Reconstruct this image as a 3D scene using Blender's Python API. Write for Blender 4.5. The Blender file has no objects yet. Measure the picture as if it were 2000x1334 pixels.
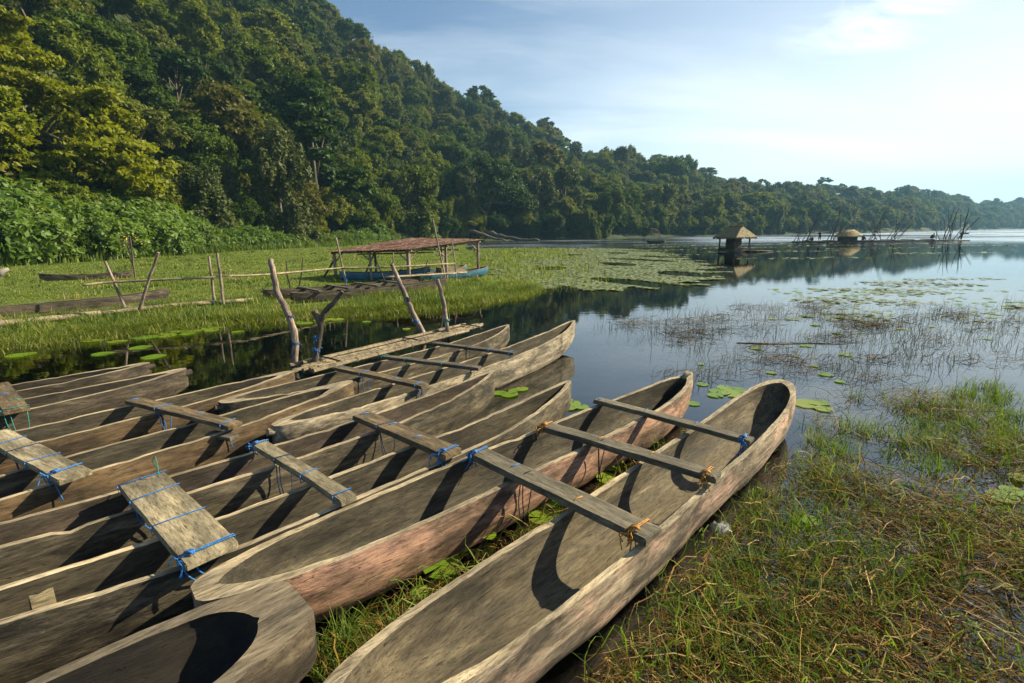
import bpy, bmesh, math, random
import numpy as np
from mathutils import Vector, noise as mn
R = math.radians
scene = bpy.context.scene
random.seed(4)
rng = np.random.default_rng(11)

# ------------------------------------------------------------------ camera, sky, sun, exposure
cam = bpy.data.cameras.new('camera')
cam.sensor_width = 36.0
cam.lens = 17.1
cam.clip_start = 0.05
cam.clip_end = 9000
cam_o = bpy.data.objects.new('camera', cam)
scene.collection.objects.link(cam_o)
cam_o.location = (0, 0, 2.1)
from mathutils import Euler
cam_o.rotation_euler = (Euler((R(90 - 12.494), 0, 0)).to_matrix() @ Euler((0, 0, R(-0.6875))).to_matrix()).to_euler()
scene.camera = cam_o

SUN_AZ, SUN_EL = 72.0, 33.0          # azimuth from +Y towards +X
world = bpy.data.worlds.new('World')
scene.world = world
world.use_nodes = True
nt = world.node_tree
nt.nodes.clear()
wo = nt.nodes.new('ShaderNodeOutputWorld')
bg = nt.nodes.new('ShaderNodeBackground')
bg.inputs['Strength'].default_value = 0.060
sky = nt.nodes.new('ShaderNodeTexSky')
sky.sky_type = 'NISHITA'
sky.sun_disc = False
sky.sun_elevation = R(SUN_EL)
sky.sun_rotation = R(SUN_AZ)
sky.altitude = 1200
sky.air_density = 1.0
sky.dust_density = 0.8
sky.ozone_density = 1.6


def N(tree, typ, **kw):
    n = tree.nodes.new(typ)
    for k, v in kw.items():
        if k == 'inp':
            for a, b in v.items():
                n.inputs[a].default_value = b
        else:
            setattr(n, k, v)
    return n


def wire(tree, *pairs):
    for a, b in pairs:
        tree.links.new(a, b)


# thin cirrus: noise on the plane where the view direction meets a cloud layer
tc = N(nt, 'ShaderNodeTexCoord')
sep = N(nt, 'ShaderNodeSeparateXYZ')
zc = N(nt, 'ShaderNodeMath', operation='MAXIMUM', inp={1: 0.0})
za = N(nt, 'ShaderNodeMath', operation='ADD', inp={1: 0.16})
dx = N(nt, 'ShaderNodeMath', operation='DIVIDE')
dy = N(nt, 'ShaderNodeMath', operation='DIVIDE')
cmb = N(nt, 'ShaderNodeCombineXYZ')
wire(nt, (tc.outputs['Generated'], sep.inputs[0]), (sep.outputs['Z'], zc.inputs[0]), (zc.outputs[0], za.inputs[0]),
     (sep.outputs['X'], dx.inputs[0]), (za.outputs[0], dx.inputs[1]), (sep.outputs['Y'], dy.inputs[0]), (za.outputs[0], dy.inputs[1]),
     (dx.outputs[0], cmb.inputs[0]), (dy.outputs[0], cmb.inputs[1]))
mp1 = N(nt, 'ShaderNodeMapping', inp={'Rotation': (0, 0, R(38)), 'Scale': (0.42, 1.15, 1.0), 'Location': (0.7, 0.35, 0)})
n1 = N(nt, 'ShaderNodeTexNoise', inp={'Scale': 1.15, 'Detail': 9.0, 'Roughness': 0.56, 'Distortion': 0.55})
r1 = N(nt, 'ShaderNodeMapRange', inp={1: 0.45, 2: 0.74, 3: 0.0, 4: 0.55})
mp2 = N(nt, 'ShaderNodeMapping', inp={'Scale': (0.30, 0.30, 1.0), 'Location': (3.1, -1.4, 0)})
n2 = N(nt, 'ShaderNodeTexNoise', inp={'Scale': 1.0, 'Detail': 3.0, 'Roughness': 0.5})
r2 = N(nt, 'ShaderNodeMapRange', inp={1: 0.30, 2: 0.66, 3: 0.10, 4: 0.9})
mul = N(nt, 'ShaderNodeMath', operation='MULTIPLY', use_clamp=True)
# one denser wisp of cloud high over the lake
wv = N(nt, 'ShaderNodeVectorMath', operation='DISTANCE', inp={1: (1.17, 1.75, 0.0)})
n3 = N(nt, 'ShaderNodeTexNoise', inp={'Scale': 3.2, 'Detail': 6.0, 'Roughness': 0.6, 'Distortion': 0.8})
mp3 = N(nt, 'ShaderNodeMapping', inp={'Rotation': (0, 0, R(20)), 'Scale': (0.8, 1.5, 1)})
r3 = N(nt, 'ShaderNodeMapRange', inp={1: 0.30, 2: 0.02, 3: 0.0, 4: 0.7})
r3b = N(nt, 'ShaderNodeMapRange', inp={1: 0.40, 2: 0.72, 3: 0.0, 4: 1.1})
mul3 = N(nt, 'ShaderNodeMath', operation='MULTIPLY', use_clamp=True)
addc = N(nt, 'ShaderNodeMath', operation='ADD', use_clamp=True)
# the cirrus veil thickens towards the sun
vdot = N(nt, 'ShaderNodeVectorMath', operation='DOT_PRODUCT', inp={1: (math.sin(R(SUN_AZ)), math.cos(R(SUN_AZ)), 0.0)})
vr = N(nt, 'ShaderNodeMapRange', interpolation_type='SMOOTHSTEP', inp={1: 0.08, 2: 0.85, 3: 0.0, 4: 0.95})
vel = N(nt, 'ShaderNodeMapRange', interpolation_type='SMOOTHSTEP', inp={1: 0.02, 2: 0.40, 3: 1.0, 4: 0.30})
vm = N(nt, 'ShaderNodeMath', operation='MULTIPLY')
vsum = N(nt, 'ShaderNodeMath', operation='ADD', use_clamp=True)
mixc = N(nt, 'ShaderNodeMix', data_type='RGBA')
mixc.inputs[7].default_value = (10.6, 11.0, 10.9, 1)
wire(nt, (cmb.outputs[0], mp1.inputs[0]), (mp1.outputs[0], n1.inputs['Vector']), (n1.outputs[0], r1.inputs[0]),
     (cmb.outputs[0], mp2.inputs[0]), (mp2.outputs[0], n2.inputs['Vector']), (n2.outputs[0], r2.inputs[0]),
     (r1.outputs[0], mul.inputs[0]), (r2.outputs[0], mul.inputs[1]),
     (cmb.outputs[0], wv.inputs[0]), (wv.outputs['Value'], r3.inputs[0]), (cmb.outputs[0], mp3.inputs[0]), (mp3.outputs[0], n3.inputs['Vector']),
     (n3.outputs[0], r3b.inputs[0]), (r3.outputs[0], mul3.inputs[0]), (r3b.outputs[0], mul3.inputs[1]),
     (mul.outputs[0], vsum.inputs[0]), (tc.outputs['Generated'], vdot.inputs[0]), (vdot.outputs['Value'], vr.inputs[0]), (sep.outputs['Z'], vel.inputs[0]), (vr.outputs[0], vm.inputs[0]), (vel.outputs[0], vm.inputs[1]), (vm.outputs[0], vsum.inputs[1]), (vsum.outputs[0], addc.inputs[0]), (mul3.outputs[0], addc.inputs[1]),
     (sky.outputs[0], mixc.inputs[6]), (addc.outputs[0], mixc.inputs[0]), (mixc.outputs[2], bg.inputs['Color']), (bg.outputs[0], wo.inputs[0]))

sun = bpy.data.lights.new('sun', 'SUN')
sun.energy = 5.0
sun.angle = R(0.53)
sun.color = (1.0, 0.86, 0.58)
sun_o = bpy.data.objects.new('sun', sun)
scene.collection.objects.link(sun_o)
sd = Vector((math.sin(R(SUN_AZ)) * math.cos(R(SUN_EL)), math.cos(R(SUN_AZ)) * math.cos(R(SUN_EL)), math.sin(R(SUN_EL))))
sun_o.rotation_euler = (-sd).to_track_quat('-Z', 'Y').to_euler()
sun_o.location = sd * 60

scene.view_settings.view_transform = 'Standard'
scene.view_settings.look = 'None'
scene.view_settings.exposure = 1.2
scene.view_settings.gamma = 1.0
scene.view_settings.use_curve_mapping = False
scene.render.engine = 'CYCLES'
cy = scene.cycles
cy.max_bounces = 8
cy.diffuse_bounces = 1
cy.glossy_bounces = 3
cy.transmission_bounces = 3
cy.transparent_max_bounces = 10
cy.volume_bounces = 0
cy.sample_clamp_indirect = 4.0
cy.use_denoising = True
cy.caustics_reflective = False
cy.caustics_refractive = False

# ------------------------------------------------------------------ helpers: objects
COL = scene.collection


def link(o):
    COL.objects.link(o)
    return o


def tag(o, label, cat, group=None, kind=None):
    o['label'] = label
    o['category'] = cat
    if group:
        o['group'] = group
    if kind:
        o['kind'] = kind
    return o


def empty(name, loc=(0, 0, 0), rz=0.0):
    o = bpy.data.objects.new(name, None)
    o.empty_display_size = 0.2
    o.location = loc
    o.rotation_euler = (0, 0, rz)
    return link(o)


def npmesh(name, V, F, smooth=False, attrs=None):
    V = np.ascontiguousarray(V, dtype=np.float32).reshape(-1, 3)
    F = np.ascontiguousarray(F, dtype=np.int32)
    m, k = F.shape
    me = bpy.data.meshes.new(name)
    me.vertices.add(len(V))
    me.vertices.foreach_set('co', V.ravel())
    me.loops.add(m * k)
    me.loops.foreach_set('vertex_index', F.ravel())
    me.polygons.add(m)
    me.polygons.foreach_set('loop_start', np.arange(0, m * k, k, dtype=np.int32))
    me.update(calc_edges=True)
    me.polygons.foreach_set('use_smooth', np.full(m, smooth))
    if attrs:
        for an, av in attrs.items():
            a = me.attributes.new(an, 'FLOAT', 'POINT')
            a.data.foreach_set('value', np.ascontiguousarray(av, dtype=np.float32))
    return me


class MB:
    """collects polygons for one mesh"""
    def __init__(s):
        s.v, s.f, s.m = [], [], []

    def add(s, V, F, m=0):
        b = len(s.v)
        s.v += [tuple(p) for p in V]
        s.f += [tuple(i + b for i in f) for f in F]
        s.m += [m] * len(F)
        return s

    def tube(s, pts, r0, r1=None, n=7, m=0, cap=True, wob=0.0):
        pts = [Vector(p) for p in pts]
        r1 = r0 if r1 is None else r1
        K = len(pts)
        V, F = [], []
        up = Vector((0.31, 0.17, 0.93))
        for i, p in enumerate(pts):
            t = (pts[min(i + 1, K - 1)] - pts[max(i - 1, 0)]).normalized()
            a = t.cross(up)
            if a.length < 1e-3:
                a = t.cross(Vector((1, 0, 0)))
            a.normalize()
            b = t.cross(a)
            rad = r0 + (r1 - r0) * i / max(K - 1, 1)
            rad *= 1 + wob * random.uniform(-1, 1)
            for j in range(n):
                th = 2 * math.pi * j / n
                V.append(p + a * (math.cos(th) * rad) + b * (math.sin(th) * rad))
        for i in range(K - 1):
            for j in range(n):
                F.append((i * n + j, i * n + (j + 1) % n, (i + 1) * n + (j + 1) % n, (i + 1) * n + j))
        if cap:
            F.append(tuple(range(n))[::-1])
            F.append(tuple((K - 1) * n + j for j in range(n)))
        return s.add(V, F, m)

    def box(s, c, size, rz=0.0, m=0, bev=0.0):
        x, y, z = [d / 2 for d in size]
        if bev <= 0:
            P = [(-x, -y, -z), (x, -y, -z), (x, y, -z), (-x, y, -z), (-x, -y, z), (x, -y, z), (x, y, z), (-x, y, z)]
            F = [(3, 2, 1, 0), (4, 5, 6, 7), (0, 1, 5, 4), (1, 2, 6, 5), (2, 3, 7, 6), (3, 0, 4, 7)]
        else:
            bm = bmesh.new()
            bmesh.ops.create_cube(bm, size=1.0)
            for v in bm.verts:
                v.co = (v.co.x * 2 * x, v.co.y * 2 * y, v.co.z * 2 * z)
            bmesh.ops.bevel(bm, geom=bm.edges[:], offset=bev, segments=1, affect='EDGES')
            bm.verts.index_update()
            P = [tuple(v.co) for v in bm.verts]
            F = [tuple(v.index for v in f.verts) for f in bm.faces]
            bm.free()
        ca, sa = math.cos(rz), math.sin(rz)
        V = [(c[0] + p[0] * ca - p[1] * sa, c[1] + p[0] * sa + p[1] * ca, c[2] + p[2]) for p in P]
        return s.add(V, F, m)

    def mesh(s, name, mats, smooth=False, sharp=None):
        me = bpy.data.meshes.new(name)
        me.from_pydata(s.v, [], s.f)
        for mt in (mats if isinstance(mats, (list, tuple)) else [mats]):
            me.materials.append(mt)
        me.polygons.foreach_set('material_index', s.m)
        me.polygons.foreach_set('use_smooth', [smooth] * len(s.f))
        if smooth and sharp:
            me.set_sharp_from_angle(angle=sharp)
        me.update()
        return me

    def build(s, name, mats, parent=None, smooth=False, sharp=None, loc=None, rz=0.0):
        o = bpy.data.objects.new(name, s.mesh(name, mats, smooth, sharp))
        link(o)
        if parent is not None:
            o.parent = parent
        if loc is not None:
            o.location = loc
            o.rotation_euler = (0, 0, rz)
        return o


def inst(name, me, parent=None, loc=(0, 0, 0), rz=0.0, sc=1.0):
    o = bpy.data.objects.new(name, me)
    o.parent = parent
    o.location = loc
    o.rotation_euler = (0, 0, rz)
    o.scale = (sc, sc, sc) if not isinstance(sc, tuple) else sc
    return link(o)


def jitter(pts, amp):
    out = [Vector(pts[0])]
    for p in pts[1:-1]:
        out.append(Vector(p) + Vector((random.uniform(-amp, amp), random.uniform(-amp, amp), random.uniform(-amp, amp))))
    return out + [Vector(pts[-1])]


def spline(pts, n):
    """Catmull-Rom through pts"""
    P = [Vector(p) for p in pts]
    P = [P[0] * 2 - P[1]] + P + [P[-1] * 2 - P[-2]]
    out = []
    for i in range(1, len(P) - 2):
        for k in range(n):
            t = k / n
            a, b, c, d = P[i - 1], P[i], P[i + 1], P[i + 2]
            out.append(0.5 * ((2 * b) + (c - a) * t + (2 * a - 5 * b + 4 * c - d) * t * t + (3 * b - a - 3 * c + d) * t ** 3))
    out.append(P[-2])
    return out


# ------------------------------------------------------------------ helpers: materials
def newmat(name):
    m = bpy.data.materials.new(name)
    m.use_nodes = True
    m.node_tree.nodes.clear()
    return m, m.node_tree


def ramp(t, stops, interp='LINEAR'):
    n = t.nodes.new('ShaderNodeValToRGB')
    cr = n.color_ramp
    cr.interpolation = interp
    while len(cr.elements) < len(stops):
        cr.elements.new(0.5)
    for e, (p, c) in zip(cr.elements, stops):
        e.position = p
        e.color = (*c, 1) if len(c) == 3 else c
    return n


def wood(name, dark, mid, light, patch=None, patch_amt=0.5, grain=16.0, stain=0.55, moss=0.25, rough=0.85, bump=0.5, axis=0, mud=None, mud_z=0.1, fleck=0.0):
    """weathered timber with the grain along one local axis, cracks, blotches and stains"""
    m, t = newmat(name)
    out = N(t, 'ShaderNodeOutputMaterial')
    b = N(t, 'ShaderNodeBsdfPrincipled', inp={'Roughness': rough})
    tc = N(t, 'ShaderNodeTexCoord')
    oi = N(t, 'ShaderNodeObjectInfo')
    off = N(t, 'ShaderNodeVectorMath', operation='SCALE', inp={0: (37.0, 19.0, 53.0)})
    add = N(t, 'ShaderNodeVectorMath', operation='ADD')
    wire(t, (oi.outputs['Random'], off.inputs['Scale']), (tc.outputs['Object'], add.inputs[0]), (off.outputs[0], add.inputs[1]))
    sc = [grain, grain, grain]
    sc[axis] = grain / 8.0
    mp = N(t, 'ShaderNodeMapping', inp={'Scale': sc})
    g = N(t, 'ShaderNodeTexNoise', inp={'Scale': 1.0, 'Detail': 8.0, 'Roughness': 0.68, 'Distortion': 0.35})
    sc2 = [grain * 5.0] * 3
    sc2[axis] = grain / 2.6
    mp2 = N(t, 'ShaderNodeMapping', inp={'Scale': sc2})
    ck = N(t, 'ShaderNodeTexNoise', inp={'Scale': 1.0, 'Detail': 4.0, 'Roughness': 0.6, 'Distortion': 0.6})
    ckr = ramp(t, [(0.30, (0.25, 0.23, 0.20)), (0.39, (1, 1, 1))])
    bl = N(t, 'ShaderNodeTexNoise', inp={'Scale': 1.0, 'Detail': 8.0, 'Roughness': 0.68, 'Distortion': 0.4})
    bs = [5.5] * 3
    bs[axis] = 1.7
    mpb = N(t, 'ShaderNodeMapping', inp={'Scale': bs})
    blr = ramp(t, [(0.39, (1 - stain * 1.12,) * 3), (0.50, (0.90, 0.90, 0.90)), (0.66, (1.5, 1.47, 1.4))])
    cr = ramp(t, [(0.24, dark), (0.48, mid), (0.76, light)])
    wire(t, (add.outputs[0], mp.inputs[0]), (mp.outputs[0], g.inputs['Vector']), (g.outputs[0], cr.inputs[0]),
         (add.outputs[0], mp2.inputs[0]), (mp2.outputs[0], ck.inputs['Vector']), (ck.outputs[0], ckr.inputs[0]),
         (add.outputs[0], mpb.inputs[0]), (mpb.outputs[0], bl.inputs['Vector']), (bl.outputs[0], blr.inputs[0]))
    col = cr.outputs[0]

    def mixin(fac, color, col, mode='MIX'):
        mx = N(t, 'ShaderNodeMix', data_type='RGBA', blend_type=mode)
        if isinstance(fac, float):
            mx.inputs[0].default_value = fac
        else:
            wire(t, (fac, mx.inputs[0]))
        wire(t, (col, mx.inputs[6]))
        if isinstance(color, tuple):
            mx.inputs[7].default_value = (*color, 1)
        else:
            wire(t, (color, mx.inputs[7]))
        return mx.outputs[2]
    if patch:
        spc = [2.6] * 3
        spc[axis] = 1.1
        mpp = N(t, 'ShaderNodeMapping', inp={'Scale': spc})
        pn = N(t, 'ShaderNodeTexNoise', inp={'Scale': 1.6, 'Detail': 7.0, 'Roughness': 0.66, 'Distortion': 0.4})
        pr = N(t, 'ShaderNodeMapRange', inp={1: 0.66 - 0.36 * patch_amt, 2: 0.80 - 0.36 * patch_amt, 3: 0.0, 4: 0.85})
        wire(t, (add.outputs[0], mpp.inputs[0]), (mpp.outputs[0], pn.inputs['Vector']), (pn.outputs[0], pr.inputs[0]))
        col = mixin(pr.outputs[0], patch, col)
    if moss:
        gn = N(t, 'ShaderNodeTexNoise', inp={'Scale': 5.3, 'Detail': 7.0, 'Roughness': 0.7})
        gr = N(t, 'ShaderNodeMapRange', inp={1: 0.55, 2: 0.75, 3: 0.0, 4: moss})
        ofs = N(t, 'ShaderNodeVectorMath', operation='ADD', inp={1: (7.7, 3.1, 9.9)})
        wire(t, (add.outputs[0], ofs.inputs[0]), (ofs.outputs[0], gn.inputs['Vector']), (gn.outputs[0], gr.inputs[0]))
        col = mixin(gr.outputs[0], (0.055, 0.062, 0.03), col)
    if mud:
        sx = N(t, 'ShaderNodeSeparateXYZ')
        wob = N(t, 'ShaderNodeMath', operation='MULTIPLY_ADD', inp={1: 0.22, 2: -0.11})
        ad = N(t, 'ShaderNodeMath', operation='ADD')
        mr = N(t, 'ShaderNodeMapRange', inp={1: mud_z, 2: mud_z - 0.05, 3: 0.0, 4: 0.8})
        wire(t, (tc.outputs['Object'], sx.inputs[0]), (bl.outputs[0], wob.inputs[0]), (sx.outputs['Z'], ad.inputs[0]), (wob.outputs[0], ad.inputs[1]), (ad.outputs[0], mr.inputs[0]))
        col = mixin(mr.outputs[0], mud, col)
    if fleck:
        fn = N(t, 'ShaderNodeTexNoise', inp={'Scale': 34.0, 'Detail': 5.0, 'Roughness': 0.75})
        fr = N(t, 'ShaderNodeMapRange', inp={1: 0.62, 2: 0.72, 3: 0.0, 4: fleck})
        wire(t, (add.outputs[0], fn.inputs['Vector']), (fn.outputs[0], fr.inputs[0]))
        col = mixin(fr.outputs[0], (0.42, 0.38, 0.30), col)
    col = mixin(1.0, ckr.outputs[0], col, 'MULTIPLY')
    col = mixin(1.0, blr.outputs[0], col, 'MULTIPLY')
    fs = [75.0] * 3
    fs[axis] = 13.0
    mpf = N(t, 'ShaderNodeMapping', inp={'Scale': fs})
    fi_ = N(t, 'ShaderNodeTexNoise', inp={'Scale': 1.0, 'Detail': 5.0, 'Roughness': 0.7, 'Distortion': 0.2})
    fir = ramp(t, [(0.36, (0.34, 0.32, 0.29)), (0.48, (1.0, 1.0, 1.0)), (0.68, (1.4, 1.38, 1.32))])
    wire(t, (add.outputs[0], mpf.inputs[0]), (mpf.outputs[0], fi_.inputs['Vector']), (fi_.outputs[0], fir.inputs[0]))
    col = mixin(0.8, fir.outputs[0], col, 'MULTIPLY')
    bmix = N(t, 'ShaderNodeMath', operation='MULTIPLY')
    bp = N(t, 'ShaderNodeBump', inp={'Strength': bump, 'Distance': 0.02})
    wire(t, (g.outputs[0], bmix.inputs[0]), (ckr.outputs[0], bmix.inputs[1]), (bmix.outputs[0], bp.inputs['Height']),
         (bp.outputs[0], b.inputs['Normal']), (col, b.inputs['Base Color']), (b.outputs[0], out.inputs[0]))
    return m


def plain(name, col, rough=0.7, var=0.25, scale=6.0, bump=0.15, metallic=0.0):
    m, t = newmat(name)
    out = N(t, 'ShaderNodeOutputMaterial')
    b = N(t, 'ShaderNodeBsdfPrincipled', inp={'Roughness': rough, 'Metallic': metallic})
    tc = N(t, 'ShaderNodeTexCoord')
    n = N(t, 'ShaderNodeTexNoise', inp={'Scale': scale, 'Detail': 6.0, 'Roughness': 0.65})
    r = ramp(t, [(0.3, tuple(c * (1 - var) for c in col)), (0.7, tuple(min(1, c * (1 + var)) for c in col))])
    bp = N(t, 'ShaderNodeBump', inp={'Strength': bump, 'Distance': 0.02})
    wire(t, (tc.outputs['Object'], n.inputs['Vector']), (n.outputs[0], r.inputs[0]), (r.outputs[0], b.inputs['Base Color']), (n.outputs[0], bp.inputs['Height']), (bp.outputs[0], b.inputs['Normal']), (b.outputs[0], out.inputs[0]))
    return m


def leafmat(name, stops, trans=0.35, rough=0.5, spec=0.3, attr=None, tint=None, pos_var=0.0):
    """foliage: colour picked per plant (object random) or per blade (attribute), light passing through"""
    m, t = newmat(name)
    out = N(t, 'ShaderNodeOutputMaterial')
    b = N(t, 'ShaderNodeBsdfPrincipled', inp={'Roughness': rough, 'Specular IOR Level': spec})
    tr = N(t, 'ShaderNodeBsdfTranslucent')
    mx = N(t, 'ShaderNodeMixShader', inp={0: trans})
    cr = ramp(t, stops)
    if attr:
        src = N(t, 'ShaderNodeAttribute', attribute_name=attr).outputs['Fac']
    else:
        src = N(t, 'ShaderNodeObjectInfo').outputs['Random']
    if pos_var:
        g = N(t, 'ShaderNodeNewGeometry')
        n = N(t, 'ShaderNodeTexNoise', inp={'Scale': 0.30, 'Detail': 6.0, 'Roughness': 0.62})
        ma = N(t, 'ShaderNodeMath', operation='MULTIPLY_ADD', inp={1: pos_var, 2: -pos_var * 0.5})
        ad = N(t, 'ShaderNodeMath', operation='ADD', use_clamp=True)
        wire(t, (g.outputs['Position'], n.inputs['Vector']), (n.outputs[0], ma.inputs[0]), (ma.outputs[0], ad.inputs[0]), (src, ad.inputs[1]))
        src = ad.outputs[0]
    tm = N(t, 'ShaderNodeMix', data_type='RGBA', blend_type='MULTIPLY')
    tm.inputs[0].default_value = 1.0
    tm.inputs[7].default_value = (*(tint or (1.5, 1.6, 0.5)), 1)
    wire(t, (src, cr.inputs[0]), (cr.outputs[0], b.inputs['Base Color']), (cr.outputs[0], tm.inputs[6]), (tm.outputs[2], tr.inputs[0]),
         (b.outputs[0], mx.inputs[1]), (tr.outputs[0], mx.inputs[2]), (mx.outputs[0], out.inputs[0]))
    return m


# ------------------------------------------------------------------ materials
M = {}
M['hull'] = wood('weathered_hull_wood', (0.017, 0.014, 0.009), (0.072, 0.059, 0.038), (0.209, 0.177, 0.128), stain=0.68, fleck=0.4)
M['hull_dark'] = wood('dark_hull_wood', (0.012, 0.010, 0.007), (0.048, 0.036, 0.025), (0.143, 0.116, 0.081), stain=0.6, fleck=0.25)
M['hull_brown'] = wood('brown_hull_wood', (0.022, 0.014, 0.008), (0.083, 0.054, 0.027), (0.174, 0.119, 0.068), stain=0.55, moss=0.2)
M['hull_pale'] = wood('pale_hull_wood', (0.048, 0.038, 0.028), (0.225, 0.190, 0.138), (0.492, 0.427, 0.330), stain=0.66, fleck=0.55)
M['hull_pink'] = wood('pink_stained_hull_wood', (0.036, 0.023, 0.014), (0.144, 0.091, 0.056), (0.275, 0.194, 0.129), patch=(0.45, 0.26, 0.19), patch_amt=0.66, stain=0.62, fleck=0.25)
M['hull_pinkpale'] = wood('pale_pink_hull_wood', (0.051, 0.035, 0.024), (0.223, 0.172, 0.121), (0.465, 0.387, 0.296), patch=(0.46, 0.29, 0.22), patch_amt=0.42, stain=0.66, fleck=0.6)
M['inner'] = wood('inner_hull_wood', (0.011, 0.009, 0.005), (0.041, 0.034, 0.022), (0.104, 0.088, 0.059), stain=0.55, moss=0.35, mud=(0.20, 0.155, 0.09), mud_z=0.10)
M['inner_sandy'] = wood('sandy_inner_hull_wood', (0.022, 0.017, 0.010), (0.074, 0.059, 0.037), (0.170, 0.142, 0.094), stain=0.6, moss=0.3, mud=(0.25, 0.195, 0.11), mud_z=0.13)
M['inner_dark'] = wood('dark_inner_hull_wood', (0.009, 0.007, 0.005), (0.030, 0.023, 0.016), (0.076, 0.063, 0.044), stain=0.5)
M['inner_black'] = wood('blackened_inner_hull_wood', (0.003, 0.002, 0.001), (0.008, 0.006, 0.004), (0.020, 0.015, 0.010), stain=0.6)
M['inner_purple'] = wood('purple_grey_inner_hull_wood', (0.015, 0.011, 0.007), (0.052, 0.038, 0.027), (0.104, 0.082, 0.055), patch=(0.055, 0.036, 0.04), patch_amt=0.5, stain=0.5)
M['rim'] = wood('worn_sunlit_rim_wood', (0.112, 0.088, 0.057), (0.302, 0.247, 0.163), (0.489, 0.415, 0.299), stain=0.4, moss=0.12, grain=22)  # worn edges; top light on the gunwales is also put into this paler colour
M['rim_dark'] = wood('worn_sunlit_dark_rim_wood', (0.035, 0.029, 0.020), (0.110, 0.088, 0.061), (0.222, 0.188, 0.140), stain=0.45, moss=0.12, grain=22)  # worn rim for the dark canoes, some top light likewise in the colour
M['board_grey'] = wood('grey_board_wood', (0.042, 0.037, 0.026), (0.104, 0.092, 0.065), (0.196, 0.172, 0.127), stain=0.35, moss=0.2, grain=26, bump=0.35)
M['board_brown'] = wood('brown_board_wood', (0.035, 0.026, 0.014), (0.109, 0.079, 0.044), (0.244, 0.178, 0.099), stain=0.4, moss=0.15, grain=26, bump=0.4)
M['board_pale'] = wood('pale_board_wood', (0.083, 0.069, 0.044), (0.223, 0.189, 0.122), (0.369, 0.316, 0.223), stain=0.4, moss=0.12, grain=20, bump=0.4)
M['board_dark'] = wood('dark_board_wood', (0.025, 0.02, 0.016), (0.07, 0.06, 0.048), (0.16, 0.14, 0.11), stain=0.4, grain=24)
M['post'] = wood('grey_post_wood', (0.07, 0.052, 0.042), (0.23, 0.175, 0.145), (0.42, 0.34, 0.29), axis=2, stain=0.5, grain=20)
M['post_dark'] = wood('dark_post_wood', (0.02, 0.016, 0.012), (0.07, 0.056, 0.042), (0.16, 0.13, 0.10), axis=2, stain=0.5, grain=20)
M['bamboo'] = wood('pale_bamboo', (0.115, 0.094, 0.054), (0.245, 0.202, 0.122), (0.374, 0.324, 0.216), stain=0.4, moss=0.1, grain=14, bump=0.2, rough=0.65)
M['bamboo_old'] = wood('old_bamboo', (0.07, 0.054, 0.032), (0.165, 0.13, 0.078), (0.28, 0.23, 0.15), stain=0.5, moss=0.15, grain=14, bump=0.2, rough=0.7)
M['bamboo_far'] = plain('silvered_bamboo', (0.055, 0.042, 0.034), 0.8, 0.35, 3.0)
M['rope_blue'] = plain('blue_nylon_rope', (0.018, 0.16, 0.46), 0.55, 0.35, 60.0, 0.6)
M['rope_navy'] = plain('dark_blue_nylon_rope', (0.012, 0.045, 0.13), 0.6, 0.35, 60.0, 0.6)
M['rope_teal'] = plain('teal_nylon_rope', (0.01, 0.22, 0.18), 0.6, 0.35, 60.0, 0.6)
M['rope_orange'] = plain('orange_nylon_rope', (0.46, 0.20, 0.025), 0.6, 0.35, 60.0, 0.6)
M['rope_dark'] = plain('dark_wet_rope', (0.02, 0.02, 0.018), 0.6, 0.35, 60.0, 0.6)
M['blue_paint'] = wood('faded_blue_paint', (0.02, 0.07, 0.11), (0.03, 0.13, 0.21), (0.08, 0.22, 0.29), stain=0.35, moss=0.05, grain=8, bump=0.15, rough=0.5)
M['orange_paint'] = wood('faded_orange_paint', (0.20, 0.07, 0.04), (0.42, 0.14, 0.07), (0.55, 0.28, 0.18), stain=0.35, moss=0.05, grain=8, bump=0.15, rough=0.6)
M['rust'] = wood('rusty_sheet_metal', (0.04, 0.017, 0.010), (0.105, 0.042, 0.024), (0.20, 0.105, 0.07), patch=(0.30, 0.25, 0.20), patch_amt=0.34, axis=1, stain=0.6, moss=0.0, grain=7, bump=0.15, rough=0.75)
M['thatch'] = wood('straw_thatch', (0.08, 0.062, 0.03), (0.20, 0.16, 0.08), (0.32, 0.27, 0.145), axis=2, stain=0.35, moss=0.1, grain=9, bump=0.7)
M['thatch_gold'] = wood('golden_thatch', (0.12, 0.085, 0.035), (0.32, 0.24, 0.105), (0.48, 0.38, 0.18), axis=2, stain=0.3, moss=0.05, grain=9, bump=0.7)
M['bark'] = wood('tree_bark', (0.03, 0.025, 0.018), (0.10, 0.085, 0.06), (0.24, 0.21, 0.16), axis=2, stain=0.4, moss=0.3, grain=5)
M['skin'] = plain('skin', (0.22, 0.12, 0.075), 0.6, 0.1)
M['hair'] = plain('black_hair', (0.012, 0.01, 0.009), 0.5, 0.2)
M['cloth_dark'] = plain('dark_cloth', (0.03, 0.03, 0.04), 0.9, 0.2)
M['cloth_red'] = plain('dull_red_cloth', (0.20, 0.05, 0.04), 0.9, 0.2)
M['net'] = plain('brown_fishing_net', (0.10, 0.065, 0.055), 0.9, 0.2)
M['plastic'] = plain('clouded_plastic', (0.25, 0.26, 0.25), 0.4, 0.1)
M['stone'] = plain('pale_stone', (0.26, 0.23, 0.21), 0.9, 0.2)
M['flower'] = plain('yellow_flower', (0.50, 0.30, 0.02), 0.7, 0.2)

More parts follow.
